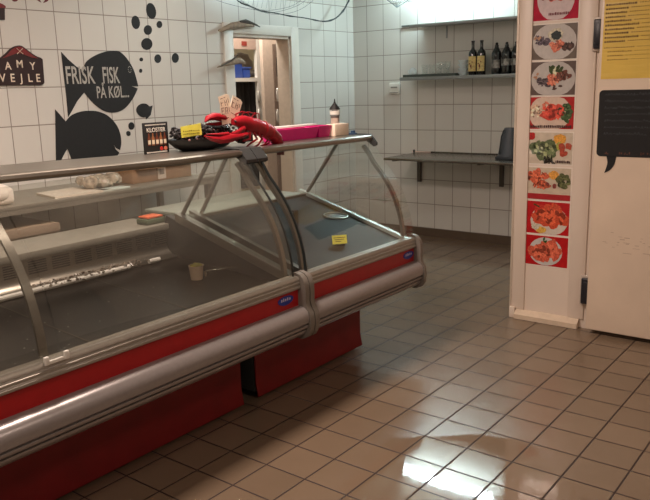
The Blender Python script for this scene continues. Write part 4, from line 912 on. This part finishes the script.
# hanging dark cloths below the shelf
for k, (px_, colr, lab) in enumerate(((237, (62, 58, 54), 'dark grey garment hanging leftmost under the rack shelf'), (244.5, (120, 112, 104), 'lighter grey garment hanging in the middle under the rack shelf'), (252.5, (46, 42, 40), 'darkest garment hanging right under the rack shelf'))):
    q = at(px_, 100, 1, YS+.1+.05*(k % 2)); yv = q.y; n = 9; P_ = []; hw = .085; zt2, zb2 = a.z-.037, .5
    front = [(q.x-hw+2*hw*j/n, yv+.02*math.sin(j*1.9+k)) for j in range(n+1)]
    loop = front+[(x, y+.03) for x, y in front[::-1]]
    m_ = MB(); m_.prism(loop, 2, zb2, zt2)
    tag(m_.build('hanging_garment', mat('garment_%d' % k, rgb(*colr), .9, 0, .15, 8)), lab, 'garment', 'garments hanging in the back room')
# open inner door leaf with knobs
d0, d1 = at(263, 60, 1, 2.75), at(283, 60, 1, 2.75)
idr = thing('door_3', ((d0.x+d1.x)/2, 2.75, 0), 'pinkish white inner door leaf standing open in the back room', 'door'); idr['kind'] = 'structure'
MB().box(d0.x, d1.x+.12, 2.75, 2.79, .01, 2.02, .004).build('door_panel', mat('inner_door', rgb(196, 176, 160), .45), idr)
MB().box(d0.x+.14, d0.x+.19, 2.742, 2.75, .2, 1.9).build('door_edge_strip', mat('strip_brown', rgb(140, 120, 108), .5), idr)
for px_, py_ in ((278, 46), (278, 95), (278, 116)):
    q = at(px_, py_, 1, 2.73); MB().ell((q.x, 2.735, q.z), (.022, .015, .07), 14, 9).build('door_fitting', mat('polished_chrome', rgb(226, 222, 214), .2, .6), idr, lab='bright metal fitting')
q = at(278, 66, 1, 2.74); MB().box(q.x-.02, q.x+.02, 2.738, 2.75, q.z-.10, q.z+.08).build('door_slot', DGREY, idr)
for py_ in (97, 115):
    q = at(253.5, py_, 1, YS-.01); MB().ell((up.x-.025, YS-.012, q.z), (.022, .014, .06), 14, 9).build('fitting', MC['polished_chrome'], su)

# ================================================================== LIGHTS
def fixture(x0, y0, x1, y1, lab, es, colr, z=CEIL):
    t = thing('ceiling_light', ((x0+x1)/2, (y0+y1)/2, z-.08), lab, 'lamp')
    MB().box(x0, x1, y0, y1, z-.045, z-.001, .004).build('light_housing', WPLAS, t)
    m = bpy.data.materials.new('lit_tube'); m.use_nodes = True; b = m.node_tree.nodes['Principled BSDF']; b.inputs['Emission Color'].default_value = tuple(colr)+(1,); b.inputs['Emission Strength'].default_value = es
    L = max(abs(x1-x0), abs(y1-y0)); cx_, cy_ = (x0+x1)/2, (y0+y1)/2
    if abs(y1-y0) > abs(x1-x0): pts = [(cx_, y0+.03, z-.062), (cx_, y1-.03, z-.062)]
    else: pts = [(x0+.03, cy_, z-.062), (x1-.03, cy_, z-.062)]
    MB().tube(pts, .016, 12).build('fluorescent_tube', m, t)
    return t
fixture(3.60, .70, 3.68, 1.80, 'fluorescent batten on the ceiling above the back wall shelf', 185, (.72, .95, 1.0))
def area(name, loc, size, power, colr, rotx=0, roty=0, sy=None):
    l = bpy.data.lights.new(name, 'AREA'); l.size = size; l.energy = power; l.color = colr
    if sy: l.shape = 'RECTANGLE'; l.size_y = sy
    o = bpy.data.objects.new(name, l); COL.objects.link(o); o.location = loc; o.rotation_euler = (rotx, roty, 0); return o
area('warm_lamp', (-4.2, -1.3, CEIL-.03), .6, 56, (1., .80, .68))  # unseen lamp behind the camera, added to light the panel more than the floor
area('warm_lamp', (-.3, -2.6, CEIL-.03), .6, 14, (1., .80, .68))
area('warm_lamp', (-.45, .34, CEIL-.03), .55, 62, (1., .79, .68))
area('aisle_lamp', (1.2, 1.6, CEIL-.03), .5, 7, (1., .93, .84))
area('backroom_fill', (2.5, 2.78, CEIL-.03), .3, 20, (1., .93, .84))  # unseen light added in the back room to brighten the rack fronts
wd = bpy.data.worlds.new('world'); bpy.context.scene.world = wd; wd.use_nodes = True
wd.node_tree.nodes['Background'].inputs[0].default_value = (.04, .035, .03, 1); wd.node_tree.nodes['Background'].inputs[1].default_value = .3

# ================================================================== CAMERA
for o in bpy.data.objects:
    if '_o' in o: del o['_o']
cd = bpy.data.cameras.new('camera'); co = bpy.data.objects.new('camera', cd); COL.objects.link(co)
cd.sensor_fit = 'HORIZONTAL'; cd.sensor_width = 36; cd.lens = FPX/650*36; cd.clip_start = .05
fw, lf, up_ = M3 @ Vector((1, 0, 0)), M3 @ Vector((0, 1, 0)), M3 @ Vector((0, 0, 1))
R = Matrix(((-lf.x, up_.x, -fw.x), (-lf.y, up_.y, -fw.y), (-lf.z, up_.z, -fw.z))).to_4x4()
co.matrix_world = Matrix.Translation(CAM) @ R
sc_ = bpy.context.scene; sc_.camera = co
sc_.view_settings.view_transform = 'Standard'; sc_.view_settings.look = 'None'; sc_.view_settings.gamma = 1; sc_.view_settings.exposure = 0.18
sc_.cycles.transparent_max_bounces = 24
